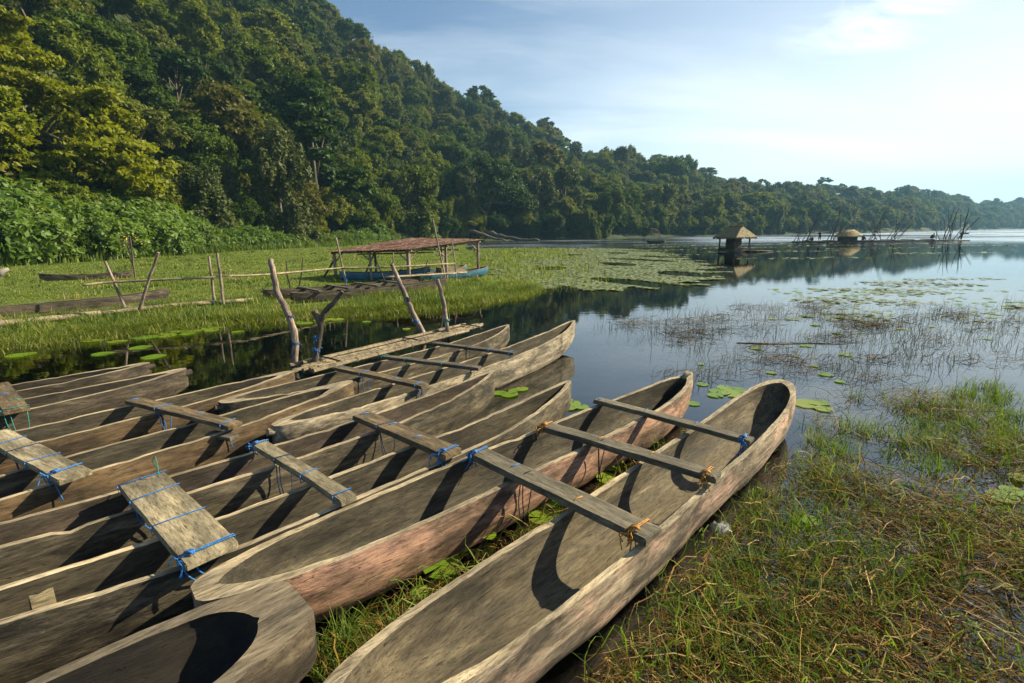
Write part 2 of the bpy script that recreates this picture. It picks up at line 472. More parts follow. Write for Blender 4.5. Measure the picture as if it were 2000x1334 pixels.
# lake water: mirror-like at a low angle, clear brown when looked down into, ruffled by wind far out
m, t = newmat('lake_water')
out = N(t, 'ShaderNodeOutputMaterial')
gl = N(t, 'ShaderNodeBsdfGlossy', inp={'Roughness': 0.012, 'Color': (0.93, 0.95, 0.95, 1)})
tp = N(t, 'ShaderNodeBsdfTransparent', inp={'Color': (0.62, 0.55, 0.38, 1)})
fr = N(t, 'ShaderNodeFresnel', inp={'IOR': 2.0})
mx = N(t, 'ShaderNodeMixShader')
geo = N(t, 'ShaderNodeNewGeometry')
mpw = N(t, 'ShaderNodeMapping', inp={'Scale': (0.35, 1.6, 1.0)})
w1 = N(t, 'ShaderNodeTexNoise', inp={'Scale': 1.6, 'Detail': 5.0, 'Roughness': 0.55})
mpc = N(t, 'ShaderNodeMapping', inp={'Scale': (1.0, 1.8, 1.0)})
w2 = N(t, 'ShaderNodeTexNoise', inp={'Scale': 2.6, 'Detail': 2.0})
w3 = N(t, 'ShaderNodeTexNoise', inp={'Scale': 0.020, 'Detail': 4.0, 'Roughness': 0.6})
wr3 = N(t, 'ShaderNodeMapRange', inp={1: 0.42, 2: 0.62, 3: 0.25, 4: 1.0})
sxy = N(t, 'ShaderNodeSeparateXYZ')
far = N(t, 'ShaderNodeMapRange', inp={1: 56.0, 2: 90.0, 3: 0.0, 4: 0.45})
fm = N(t, 'ShaderNodeMath', operation='MULTIPLY')
fa = N(t, 'ShaderNodeMath', operation='ADD', inp={1: 0.0035})
wm = N(t, 'ShaderNodeMath', operation='MULTIPLY')
sm = N(t, 'ShaderNodeMath', operation='MULTIPLY', inp={1: 0.0035})
sa = N(t, 'ShaderNodeMath', operation='ADD')
bp = N(t, 'ShaderNodeBump', inp={'Strength': 1.0, 'Distance': 0.25})
wire(t, (geo.outputs['Position'], mpw.inputs[0]), (mpw.outputs[0], w1.inputs['Vector']), (geo.outputs['Position'], w3.inputs['Vector']), (w3.outputs[0], wr3.inputs[0]),
     (geo.outputs['Position'], mpc.inputs[0]), (mpc.outputs[0], w2.inputs['Vector']),
     (geo.outputs['Position'], sxy.inputs[0]), (sxy.outputs['Y'], far.inputs[0]), (far.outputs[0], fm.inputs[0]), (wr3.outputs[0], fm.inputs[1]), (fm.outputs[0], fa.inputs[0]),
     (w1.outputs[0], wm.inputs[0]), (fa.outputs[0], wm.inputs[1]), (w2.outputs[0], sm.inputs[0]), (wm.outputs[0], sa.inputs[0]), (sm.outputs[0], sa.inputs[1]),
     (sa.outputs[0], bp.inputs['Height']), (bp.outputs[0], gl.inputs['Normal']), (bp.outputs[0], fr.inputs['Normal']), (fr.outputs[0], mx.inputs[0]),
     (tp.outputs[0], mx.inputs[1]), (gl.outputs[0], mx.inputs[2]), (mx.outputs[0], out.inputs[0]))
rfm = N(t, 'ShaderNodeMapRange', inp={1: 0.0, 2: 0.45, 3: 0.012, 4: 0.30})
wire(t, (fm.outputs[0], rfm.inputs[0]), (rfm.outputs[0], gl.inputs['Roughness']))
M['water'] = m


def groundmat(name, stops, scale, bump=0.3, rough=0.95, scale2=0.12):
    m, t = newmat(name)
    out = N(t, 'ShaderNodeOutputMaterial')
    b = N(t, 'ShaderNodeBsdfPrincipled', inp={'Roughness': rough, 'Specular IOR Level': 0.2})
    g = N(t, 'ShaderNodeNewGeometry')
    n = N(t, 'ShaderNodeTexNoise', inp={'Scale': scale, 'Detail': 8.0, 'Roughness': 0.7})
    n2 = N(t, 'ShaderNodeTexNoise', inp={'Scale': scale2, 'Detail': 4.0, 'Roughness': 0.6})
    a = N(t, 'ShaderNodeMath', operation='MULTIPLY_ADD', inp={1: 0.5, 2: 0.0})
    a2 = N(t, 'ShaderNodeMath', operation='MULTIPLY_ADD', inp={1: 0.5})
    cr = ramp(t, stops)
    bp = N(t, 'ShaderNodeBump', inp={'Strength': bump, 'Distance': 0.3})
    wire(t, (g.outputs['Position'], n.inputs['Vector']), (g.outputs['Position'], n2.inputs['Vector']), (n.outputs[0], a.inputs[0]), (n2.outputs[0], a2.inputs[0]), (a.outputs[0], a2.inputs[2]),
         (a2.outputs[0], cr.inputs[0]), (cr.outputs[0], b.inputs['Base Color']), (n.outputs[0], bp.inputs['Height']), (bp.outputs[0], b.inputs['Normal']), (b.outputs[0], out.inputs[0]))
    return m


M['meadow'] = groundmat('meadow_turf', [(0.32, (0.045, 0.065, 0.014)), (0.5, (0.10, 0.13, 0.025)), (0.68, (0.17, 0.185, 0.045))], 2.2)
M['bed'] = groundmat('silty_lake_bed', [(0.3, (0.040, 0.032, 0.012)), (0.52, (0.105, 0.085, 0.032)), (0.7, (0.19, 0.15, 0.06))], 3.0, scale2=0.8)
M['hill'] = groundmat('hill_undergrowth_soil', [(0.3, (0.012, 0.020, 0.008)), (0.55, (0.030, 0.045, 0.015)), (0.75, (0.055, 0.075, 0.022))], 0.35, 1.0)
GREEN = [(0.0, (0.034, 0.064, 0.009)), (0.2, (0.062, 0.102, 0.012)), (0.45, (0.104, 0.140, 0.014)), (0.7, (0.155, 0.178, 0.018)), (0.85, (0.130, 0.142, 0.028)), (1.0, (0.066, 0.104, 0.016))]
M['leaf'] = leafmat('forest_leaf', GREEN, 0.30, 0.6, 0.15)
M['leaf_dark'] = leafmat('dark_forest_leaf', [(0.0, (0.020, 0.046, 0.010)), (1.0, (0.052, 0.092, 0.016))], 0.20, 0.6, 0.15)
M['leaf_yellow'] = leafmat('yellow_green_leaf', [(0.0, (0.150, 0.178, 0.006)), (1.0, (0.185, 0.195, 0.006))], 0.40, 0.55, 0.25)
M['leaf_ochre'] = leafmat('ochre_green_leaf', [(0.0, (0.085, 0.085, 0.010)), (1.0, (0.105, 0.100, 0.012))], 0.35, 0.55, 0.25)
M['leaf_pale'] = leafmat('pale_forest_leaf', [(0.0, (0.070, 0.092, 0.030)), (1.0, (0.10, 0.112, 0.036))], 0.20, 0.6, 0.15)
M['leaf_shrub'] = leafmat('bright_shrub_leaf', [(0.0, (0.085, 0.150, 0.026)), (0.6, (0.125, 0.195, 0.038)), (1.0, (0.13, 0.175, 0.035))], 0.35, 0.5, 0.3)
M['grass'] = leafmat('meadow_grass', [(0.0, (0.055, 0.095, 0.014)), (0.45, (0.130, 0.182, 0.022)), (0.8, (0.215, 0.25, 0.038)), (1.0, (0.26, 0.235, 0.085))], 0.35, 0.5, 0.3, attr='rnd', pos_var=1.1)
M['marsh_green'] = leafmat('marsh_grass', [(0.0, (0.035, 0.070, 0.012)), (0.5, (0.105, 0.175, 0.022)), (0.85, (0.18, 0.24, 0.040)), (1.0, (0.24, 0.22, 0.09))], 0.35, 0.6, 0.12, attr='rnd')
M['marsh_dry'] = leafmat('dead_marsh_stem', [(0.0, (0.030, 0.018, 0.007)), (0.4, (0.13, 0.070, 0.014)), (0.75, (0.28, 0.175, 0.045)), (1.0, (0.42, 0.32, 0.14))], 0.15, 0.65, 0.1, attr='rnd', tint=(1.2, 0.9, 0.5))
M['reed'] = leafmat('water_reed', [(0.0, (0.030, 0.028, 0.010)), (0.5, (0.070, 0.075, 0.022)), (1.0, (0.14, 0.14, 0.05))], 0.2, 0.6, 0.1, attr='rnd')
M['pad'] = leafmat('lily_pad', [(0.0, (0.13, 0.24, 0.018)), (0.5, (0.19, 0.29, 0.022)), (1.0, (0.25, 0.31, 0.035))], 0.30, 0.35, 0.5)
M['pad_mat'] = leafmat('lily_pad_mat', [(0.0, (0.09, 0.135, 0.03)), (0.45, (0.18, 0.215, 0.05)), (0.85, (0.26, 0.28, 0.085)), (1.0, (0.17, 0.11, 0.045))], 0.15, 0.35, 0.5, attr='rnd')

# ------------------------------------------------------------------ terrain
T_AZ = [-110, -60, -46.6, -40.2, -31.5, -24.2, -18.2, -13.5, -7.9, -4.1, 0.3, 3.7, 7.0, 10.9, 14.7, 18.4, 22.1, 24.5, 29.6, 35.4, 38.4, 40.1, 41.5, 42.5, 43.8, 45.5, 55, 80]
T_TAN = [.60, .62, .62, .574, .515, .454, .398, .337, .295, .253, .230, .213, .166, .154, .137, .126, .100, .086, .078, .069, .061, .053, .045, .038, .038, .039, .05, .05]
T_RB = [50, 58, 57, 62, 74, 86, 100, 116, 138, 150, 158, 163, 166, 172, 200, 228, 248, 262, 310, 410, 500, 620, 740, 850, 980, 1120, 1350, 1400]
T_RR = [250, 250, 255, 262, 270, 275, 285, 300, 330, 350, 370, 385, 400, 420, 440, 462, 490, 510, 580, 720, 830, 950, 1060, 1150, 1260, 1400, 1700, 1700]


def rb_of(az):
    return np.interp(az, T_AZ, T_RB)


def rr_of(az):
    return np.interp(az, T_AZ, T_RR)


def top_of(az):
    return rr_of(az) * np.interp(az, T_AZ, T_TAN) + 2.1 - 15.0


def wob(x, y):
    return (np.sin(x * .031 + 1.3) * np.cos(y * .027 + .4) + .6 * np.sin(x * .071 - y * .052) + .4 * np.sin(x * .13 + y * .11 + 2.0) + .3 * np.cos(x * .045 - y * .21))


def hill_z(x, y):
    az = np.degrees(np.arctan2(x, y))
    r = np.hypot(x, y)
    rb, rr, H = rb_of(az), rr_of(az), top_of(az)
    t = (r - rb) / (rr - rb)
    tc_ = np.clip(t, 0, 1)
    p = 0.72 * tc_ + 0.28 * (3 * tc_ ** 2 - 2 * tc_ ** 3)
    z = H * p + wob(x, y) * 2.6 * np.clip(t * 5, 0, 1) * np.clip((1.15 - t) * 4, 0.3, 1)
    z = np.where(t > 1, z - H * .35 * (t - 1), z)
    return np.where(t < 0, -2.5 + (t + .04) / .04 * 2.9, z + .4), t


azs = np.concatenate([np.arange(-100, 50, .7), np.arange(50, 76, 2.)])
ts = np.concatenate([[-.04, -.02], np.linspace(0, 1, 44), [1.08, 1.2, 1.35]])
AZ, TT = np.meshgrid(azs, ts, indexing='ij')
rr_ = rb_of(AZ) + TT * (rr_of(AZ) - rb_of(AZ))
X, Y = rr_ * np.sin(np.radians(AZ)), rr_ * np.cos(np.radians(AZ))
Z, _ = hill_z(X, Y)


def gridfaces(a, b):
    i, j = np.meshgrid(np.arange(a - 1), np.arange(b - 1), indexing='ij')
    k = (i * b + j).ravel()
    return np.stack([k, k + b, k + b + 1, k + 1], 1)


me = npmesh('hill', np.stack([X, Y, Z], -1), gridfaces(*X.shape)[:, ::-1], True)
me.materials.append(M['hill'])
hill = link(bpy.data.objects.new('hill', me))
hill['kind'] = 'structure'
hill['label'] = 'steep forested hillside running along the lake'

SHORE = np.array([(-60, -14), (-24, -1), (-14.6, 6.4), (-10.2, 9.7), (-9.1, 10.7), (-7.4, 11.95), (-5.1, 13.2), (-3.4, 13.8), (-1.7, 14.8), (-.1, 16.8), (.6, 18.6), (.1, 20.6), (-1.2, 23.5), (-1.6, 30), (-3.5, 50), (-7, 75), (-10, 110), (-11, 140), (-11, 190)], float)


def shore_d(x, y):
    """distance to the meadow's edge, positive on the meadow"""
    best = np.full(x.shape, 1e9)
    sg = np.ones(x.shape)
    for a, b in zip(SHORE[:-1], SHORE[1:]):
        d = b - a
        L = d @ d
        u = np.clip(((x - a[0]) * d[0] + (y - a[1]) * d[1]) / L, 0, 1)
        qx, qy = a[0] + u * d[0], a[1] + u * d[1]
        ds = np.hypot(x - qx, y - qy)
        cr_ = d[0] * (y - a[1]) - d[1] * (x - a[0])
        k = ds < best
        best = np.where(k, ds, best)
        sg = np.where(k, np.sign(cr_), sg)
    return best * sg


def sm01(x):
    x = np.clip(x, 0, 1)
    return x * x * (3 - 2 * x)


def ground_z(x, y):
    x, y = np.asarray(x, float), np.asarray(y, float)
    d = shore_d(x, y) + .25 * np.sin(x * 2.1 + y * .7) + .2 * np.sin(y * 2.9 - x * 1.3)
    land = .03 + .30 * (1 - np.exp(-np.maximum(d, 0) / 6)) + .0045 * np.maximum(d, 0) + .03 * np.sin(x * .9) * np.cos(y * .7)
    deep = .03 - .10 * np.minimum(-d, .6) - .9 * (1 - np.exp(np.minimum(d, 0) / 7))
    w = sm01((8.5 - np.hypot(x - 1.6, y - 2.0)) / 3.5)
    shal = -.105 + .045 * np.sin(x * 2.3 + .5) * np.cos(y * 2.7) + .03 * np.sin(x * 5.1 - y * 4.3)
    bed = deep * (1 - w) + np.maximum(deep, shal) * w
    return np.where(d > 0, land, np.maximum(bed, -1.0))


gx = np.concatenate([-np.geomspace(160, 8, 70), np.arange(-7.6, 8.1, .33), np.geomspace(8.6, 60, 22)])
gy = np.concatenate([[-18, -9, -4], np.arange(-1, 16, .33), np.geomspace(16.5, 190, 90)])
X, Y = np.meshgrid(gx, gy, indexing='ij')
Z = ground_z(X, Y)
me = npmesh('ground', np.stack([X, Y, Z], -1), gridfaces(*X.shape), True)
me.materials.append(M['meadow'])
me.materials.append(M['bed'])
F = gridfaces(*X.shape)
me.polygons.foreach_set('material_index', (shore_d(X, Y).ravel()[F].mean(1) < -.1).astype(np.int32))
ground = link(bpy.data.objects.new('ground', me))
ground['kind'] = 'structure'
ground['label'] = 'grassy lake shore sloping under the water'

bedfar = MB().add([(-2500, -400, -1.6), (2500, -400, -1.6), (2500, 2600, -1.6), (-2500, 2600, -1.6)], [(0, 1, 2, 3)]).build('lake_bed', M['bed'])
bedfar['kind'] = 'structure'
bedfar['label'] = 'dark silty bed of the lake'
water = MB().add([(-2500, -400, 0), (2500, -400, 0), (2500, 2600, 0), (-2500, 2600, 0)], [(0, 1, 2, 3)]).build('lake_water', M['water'])
water['kind'] = 'structure'
water['label'] = 'calm lake reflecting the hill and the sky'

hz, t = newmat('lake_haze')
out = N(t, 'ShaderNodeOutputMaterial')
pv = N(t, 'ShaderNodeVolumePrincipled', inp={'Color': (0.32, 0.66, 1.0, 1), 'Density': 0.00027, 'Anisotropy': 0.1})
wire(t, (pv.outputs[0], out.inputs['Volume']))
haze = MB().box((300, 900, 128), (5800, 4200, 262)).build('haze', hz)
haze['kind'] = 'stuff'
haze['label'] = 'thin blue haze over the lake and hills'

# ------------------------------------------------------------------ trees
def leafquads(c, n, l, w, rs):
    a = rs.normal(size=c.shape)
    u = np.cross(n, a)
    u /= np.linalg.norm(u, axis=1, keepdims=True) + 1e-9
    v = np.cross(n, u)
    u, v = u * l[:, None], v * w[:, None]
    V = np.stack([c - u, c + v * .9 - u * .15, c + u, c - v * .9 - u * .15], 1).reshape(-1, 3)
    return V, np.arange(len(V)).reshape(-1, 4)


def crown_mesh(name, kind, seed, nleaf, mat, leaf=.30):
    rs = np.random.default_rng(seed)
    Lb = []          # lobes: centre, radii
    if kind == 'round':
        for i in range(22):
            d = rs.normal(size=3); d /= np.linalg.norm(d); d[2] = abs(d[2]) * 1.1 - .35
            Lb.append((np.array([0, 0, 8.4]) + d * np.array([3.9, 3.9, 3.8]) * rs.uniform(.75, 1.05), np.array([1, 1, .8]) * rs.uniform(1.3, 2.2)))
    elif kind == 'tall':
        for i in range(26):
            d = rs.normal(size=3); d /= np.linalg.norm(d)
            Lb.append((np.array([0, 0, 8.6]) + d * np.array([2.7, 2.7, 5.3]) * rs.uniform(.7, 1.0), np.array([1, 1, 1.0]) * rs.uniform(1.0, 1.7)))
    elif kind == 'umbrella':
        for i in range(30):
            a, q = rs.uniform(0, 6.28), math.sqrt(rs.uniform(0, 1))
            Lb.append((np.array([math.cos(a) * q * 5.6, math.sin(a) * q * 5.6, 12.2 - 3.4 * q * q + rs.uniform(-1.6, .3)]), np.array([1.9, 1.9, .55]) * rs.uniform(.7, 1.15)))
    elif kind == 'conical':
        for i in range(34):
            q = rs.uniform(0, 1); a = rs.uniform(0, 6.28); rad = (1 - q) * 3.2 + .5
            Lb.append((np.array([math.cos(a) * rad, math.sin(a) * rad, 2.5 + q * 12.0]), np.array([1.1, 1.1, .75]) * (rs.uniform(.8, 1.3) * (1.15 - .5 * q))))
    elif kind == 'draped':
        for i in range(26):
            a = rs.uniform(0, 6.28); q = rs.uniform(.45, 1.0); z = rs.uniform(1.2, 10.5)
            rad = 3.7 * math.sqrt(max(.12, 1 - ((z - 4.5) / 7.2) ** 2)) * q
            Lb.append((np.array([math.cos(a) * rad, math.sin(a) * rad, z]), np.array([1.0, 1.0, 1.9]) * rs.uniform(.8, 1.3)))
    elif kind == 'open':
        for i in range(12):
            a, q = rs.uniform(0, 6.28), math.sqrt(rs.uniform(.05, 1))
            Lb.append((np.array([math.cos(a) * q * 4.6, math.sin(a) * q * 4.6, 13.4 - 2.6 * q * q + rs.uniform(-1.0, .6)]), np.array([1.5, 1.5, .8]) * rs.uniform(.7, 1.1)))
    elif kind == 'shrub':
        for i in range(14):
            a, q = rs.uniform(0, 6.28), math.sqrt(rs.uniform(0, 1))
            Lb.append((np.array([math.cos(a) * q * 1.5, math.sin(a) * q * 1.5, rs.uniform(.5, 2.3) * (1.15 - .5 * q)]), np.array([.75, .75, .62]) * rs.uniform(.7, 1.2)))
    elif kind == 'spread':      # the big feathery tree: layered sprays running down and outwards
        for i in range(70):
            a, q = rs.uniform(0, 6.28), rs.uniform(0, 1) ** .6
            z = 21.0 - 13.0 * q ** 1.5 - rs.uniform(0, 1) ** 2 * 5.5
            Lb.append((np.array([math.cos(a) * q * 9.6, math.sin(a) * q * 9.6, max(z, 3.5)]), np.array([2.2, 2.2, .8]) * rs.uniform(.7, 1.2)))
    elif kind == 'banyan':
        for i in range(60):
            d = rs.normal(size=3); d /= np.linalg.norm(d); d[2] = abs(d[2]) * 1.15 - .25
            Lb.append((np.array([0, 0, 12.0]) + d * np.array([13.0, 12.0, 12.5]) * rs.uniform(.8, 1.03), np.array([1, 1, .8]) * rs.uniform(2.2, 4.0)))
    area = np.array([r[0] * r[2] for _, r in Lb])
    which = rs.choice(len(Lb), nleaf, p=area / area.sum())
    C = np.array([c for c, _ in Lb])[which]
    Rd = np.array([r for _, r in Lb])[which]
    ns = 11                     # sprigs on every lobe
    sub = rs.normal(size=(len(Lb), ns, 3)); sub[..., 2] += .35
    sub /= np.linalg.norm(sub, axis=2, keepdims=True)
    k = rs.integers(0, ns, nleaf)
    S = sub[which, k]
    off = rs.normal(size=(nleaf, 3)) * .18
    P = C + (S * rs.uniform(.55, 1.06, (nleaf, 1)) + off) * Rd
    n = S * .55 + np.array([0, 0, .45]) + rs.normal(size=(nleaf, 3)) * .55
    n /= np.linalg.norm(n, axis=1, keepdims=True)
    l = leaf * rs.uniform(.65, 1.35, nleaf)
    V, Fq = leafquads(P, n, l, l * .58, rs)
    me = npmesh(name, V, Fq)
    me.materials.append(mat)
    return me, Lb


def trunk_mesh(name, Lb, height, rad, seed, limbs=5, lean=.5):
    random.seed(seed)
    mb = MB()
    top = Vector((random.uniform(-lean, lean), random.uniform(-lean, lean), height))
    mid = Vector((random.uniform(-lean, lean) * .6, random.uniform(-lean, lean) * .6, height * .5))
    mb.tube(spline([(0, 0, -1.2), (0, 0, height * .15), mid, top], 3), rad, rad * .45, 8)
    for c, r in random.sample(Lb, min(limbs, len(Lb))):
        c = Vector(c)
        s = mid.lerp(top, random.uniform(0, .8))
        mb.tube([s, s.lerp(c, .5) + Vector((0, 0, .4)), c], rad * .42, rad * .12, 6)
    me = mb.mesh(name, M['bark'], True)
    return me


PROTO = {}
for key, kind, seed, nl, mt, th, tr, leaf in (
        ('round', 'round', 1, 16000, 'leaf', 7.5, .28, .25), ('round2', 'round', 2, 16000, 'leaf', 7.5, .28, .26), ('tall', 'tall', 3, 15000, 'leaf', 9.0, .25, .24),
        ('umbrella', 'umbrella', 4, 9000, 'leaf', 10.5, .25, .28), ('conical', 'conical', 5, 10000, 'leaf_dark', 12.5, .22, .26),
        ('draped', 'draped', 6, 15000, 'leaf', 8.0, .25, .24), ('draped2', 'draped', 16, 15000, 'leaf_pale', 8.0, .25, .24), ('open', 'open', 7, 4200, 'leaf_dark', 12.2, .20, .30),
        ('pale', 'tall', 8, 14000, 'leaf_pale', 9.0, .25, .24), ('ochre', 'round', 9, 14000, 'leaf_ochre', 7.5, .25, .25)):
    cm, Lb = crown_mesh('crown_' + key, kind, seed, nl, M[mt], leaf)
    PROTO[key] = (trunk_mesh('trunk_' + key, Lb, th, tr, seed), cm)
for key, seed in (('shrub', 21), ('shrub2', 22), ('shrub3', 23)):
    cm, Lb = crown_mesh('crown_' + key, 'shrub', seed, 3600, M['leaf_shrub'], .135)
    PROTO[key] = (trunk_mesh('stem_' + key, Lb, 1.1, .05, seed, 6, .2), cm)


def tree(name, key, loc, rz, sc, label, cat, group=None, stem='trunk'):
    r = empty(name, loc, rz)
    r.scale = (sc, sc, sc) if not isinstance(sc, tuple) else sc
    tm, cm = PROTO[key]
    inst(stem, tm, r)
    c = inst('crown', cm, r)
    tag(r, label, cat, group)
    return r, c


def polar(az, r):
    return r * math.sin(R(az)), r * math.cos(R(az))


# named, individually recognisable trees
cm, Lb = crown_mesh('crown_feathery', 'spread', 31, 52000, M['leaf_yellow'], .25)
PROTO['feathery'] = (trunk_mesh('trunk_feathery', Lb, 14, .55, 31, 16, 1.2), cm)
x, y = polar(-43.0, 66)
tree('feathery_tree', 'feathery', (x, y, .6), 0.6, 1.0, 'large yellow-green feathery tree with drooping layered sprays beside the meadow', 'tree')
x, y = polar(-48.5, 61)
tree('feathery_tree', 'feathery', (x, y, .6), 2.6, .85, 'yellow-green feathery tree cut off by the picture edge', 'tree')
cm, Lb = crown_mesh('crown_banyan', 'banyan', 32, 52000, M['leaf_dark'], .36)
PROTO['banyan'] = (trunk_mesh('trunk_banyan', Lb, 14, 1.2, 32, 14, 1.5), cm)
x, y = polar(-2.6, 160)
tree('banyan_tree', 'banyan', (x, y, 1.0), 0.3, 1.0, 'huge dark green dome-shaped tree on the lake shore', 'tree')
x, y = polar(-4.9, 149)
tree('pale_tree', 'pale', (x, y, .4), 1.0, (1.15, 1.15, 1.45), 'slim pale grey-green tree in front of the huge dark dome-shaped tree', 'tree')
x, y = polar(-20.5, 99)
tree('conical_tree', 'conical', (x, y, .8), 2.0, (2.3, 2.3, 1.75), 'tall dark conical tree rising behind the rusty-roofed shed', 'tree')
x, y = polar(-28.4, 97)
tree('ochre_tree', 'ochre', (x, y, 7.0), 0.0, (1.35, 1.35, 1.5), 'ochre-yellow leaved tree standing on the slope above the shrubs', 'tree')
x, y = polar(-11.5, 124)
tree('draped_tree', 'draped', (x, y, .6), .5, (1.9, 1.9, 1.5), 'broad vine-draped tree at the waterside just behind the rusty-roofed shed', 'tree')
x, y = polar(-24.5, 85)
tree('draped_tree', 'draped2', (x, y, .6), 1.5, (1.25, 1.25, 1.45), 'pale olive tree with hanging vines at the back of the meadow', 'tree')
KEEP = [polar(-43, 66) + (9,), polar(-48.5, 61) + (8,), polar(-2.6, 160) + (14.5,), polar(-2.6, 150) + (9,), polar(-4.9, 149) + (4,), polar(-20.5, 99) + (7,), polar(-28.4, 97) + (6,), polar(-11.5, 124) + (7,), polar(-24.5, 85) + (4.5,)]

# the forest
pts = []
for d in np.concatenate([np.arange(0, 60, 6.0), np.arange(60, 200, 7.5), np.arange(200, 420, 10.0)]):
    az = -57 + rng.uniform(0, 2)
    while az < 56:
        rb, rr = rb_of(az), rr_of(az)
        r = rb + d
        s = (6.3 if d < 60 else 7.6 if d < 200 else 10.0) * (1 + .0007 * r)
        st = math.degrees(s / r)
        if r <= rr * 1.03:
            pts.append((az + rng.uniform(-.4, .4) * st, r + rng.uniform(-.45, .45) * 6))
        az += st
for az in np.arange(36, 56, .12):          # far end of the lake
    rb, rr = rb_of(az), rr_of(az)
    for r in np.arange(rb + 420 * 0, rr * 1.02, 14.0):
        if r - rb < 420 and az < 38:
            continue
        if rng.random() < .12 * math.pi / 180 * r / 13.0:
            pts.append((az, r + rng.uniform(-6, 6)))
pts = np.array(pts)
PX, PY = pts[:, 1] * np.sin(np.radians(pts[:, 0])), pts[:, 1] * np.cos(np.radians(pts[:, 0]))
ok = np.ones(len(pts), bool)
for kx, ky, kr in KEEP:
    ok &= np.hypot(PX - kx, PY - ky) > kr
pts, PX, PY = pts[ok], PX[ok], PY[ok]
PZ, PT = hill_z(PX, PY)
PZ = np.where(PT < 0, ground_z(PX, PY), PZ)
order = np.argsort(pts[:, 1] + np.where(np.abs(pts[:, 0]) < 46.5, 0, 1e5))
ZONES = [(-60, -41, 'over the feathery tree'), (-41, -37.5, 'behind the leaning left stake'), (-37.5, -34, 'behind the right-leaning stake'), (-34, -29, 'behind the twin stakes'), (-29, -25, 'behind the tallest mooring post'),
         (-25, -21, 'behind the thin twig stakes'), (-21, -16.5, 'behind the near shed corner'), (-16.5, -11.5, 'behind the rusty shed roof'), (-11.5, -7, 'beyond the shed poles'), (-7, -3, 'beyond the blue boat tip'),
         (-3, 1, 'behind the dome-shaped tree'), (1, 5, 'right of the dome-shaped tree'), (5, 9, 'beyond the lily mat'), (9, 14, 'short of the far net boat'), (14, 60, 'beyond the far net boat')]
KINDS = ['round', 'round2', 'tall', 'umbrella', 'conical', 'draped', 'draped2', 'open', 'pale', 'ochre']
LOOK = {'round': 'dark green round-crowned tree', 'round2': 'mid green bushy tree', 'tall': 'tall oval-crowned green tree', 'umbrella': 'flat-topped green tree', 'conical': 'dark pointed tree',
        'draped': 'green vine-draped tree', 'draped2': 'pale olive vine-draped tree', 'open': 'thin open-crowned tree', 'pale': 'pale grey-green upright tree', 'ochre': 'ochre-green leafy tree'}
far_i = []
made, crowns = 0, {}
for i in order:
    az, r = pts[i]
    tt = PT[i]
    w = [3, 3, 3, 2, .7, 2.2, 1.6, .5, 1.6, .5]
    if tt < .10:
        w = [2, 2, 2, .5, .3, 6, 4, 0, 1.5, .2]
    elif tt > .9:
        w = [3, 3, 2, 3, .4, .5, .3, 1.8, .6, 0]
    w = np.array(w) / sum(w)
    k = KINDS[rng.choice(len(KINDS), p=w)]
    sc = float(np.exp(rng.normal(-.06, .24))) * (.8 if tt < .05 else 1.0)
    if made < 288 and abs(az) < 46.5:
        zn = next(z for a, b, z in ZONES if a <= az < b)
        high = 'at the foot of the slope ' if tt < .045 else 'low on the slope ' if tt < .11 else 'part-way up the slope ' if tt < .19 else 'higher up the slope '
        _, c = tree(k.rstrip('2') + '_tree' if k not in ('round', 'round2') else 'broadleaf_tree', k, (PX[i], PY[i], PZ[i] - .4), rng.uniform(0, 6.28), sc * (1, 1, 1)[0],
                    LOOK[k] + ' ' + high + zn, 'tree', 'forest: ' + LOOK[k] + ' ' + high + zn)
        crowns.setdefault(k, c)
        made += 1
    else:
        far_i.append((i, KINDS.index(k), sc))


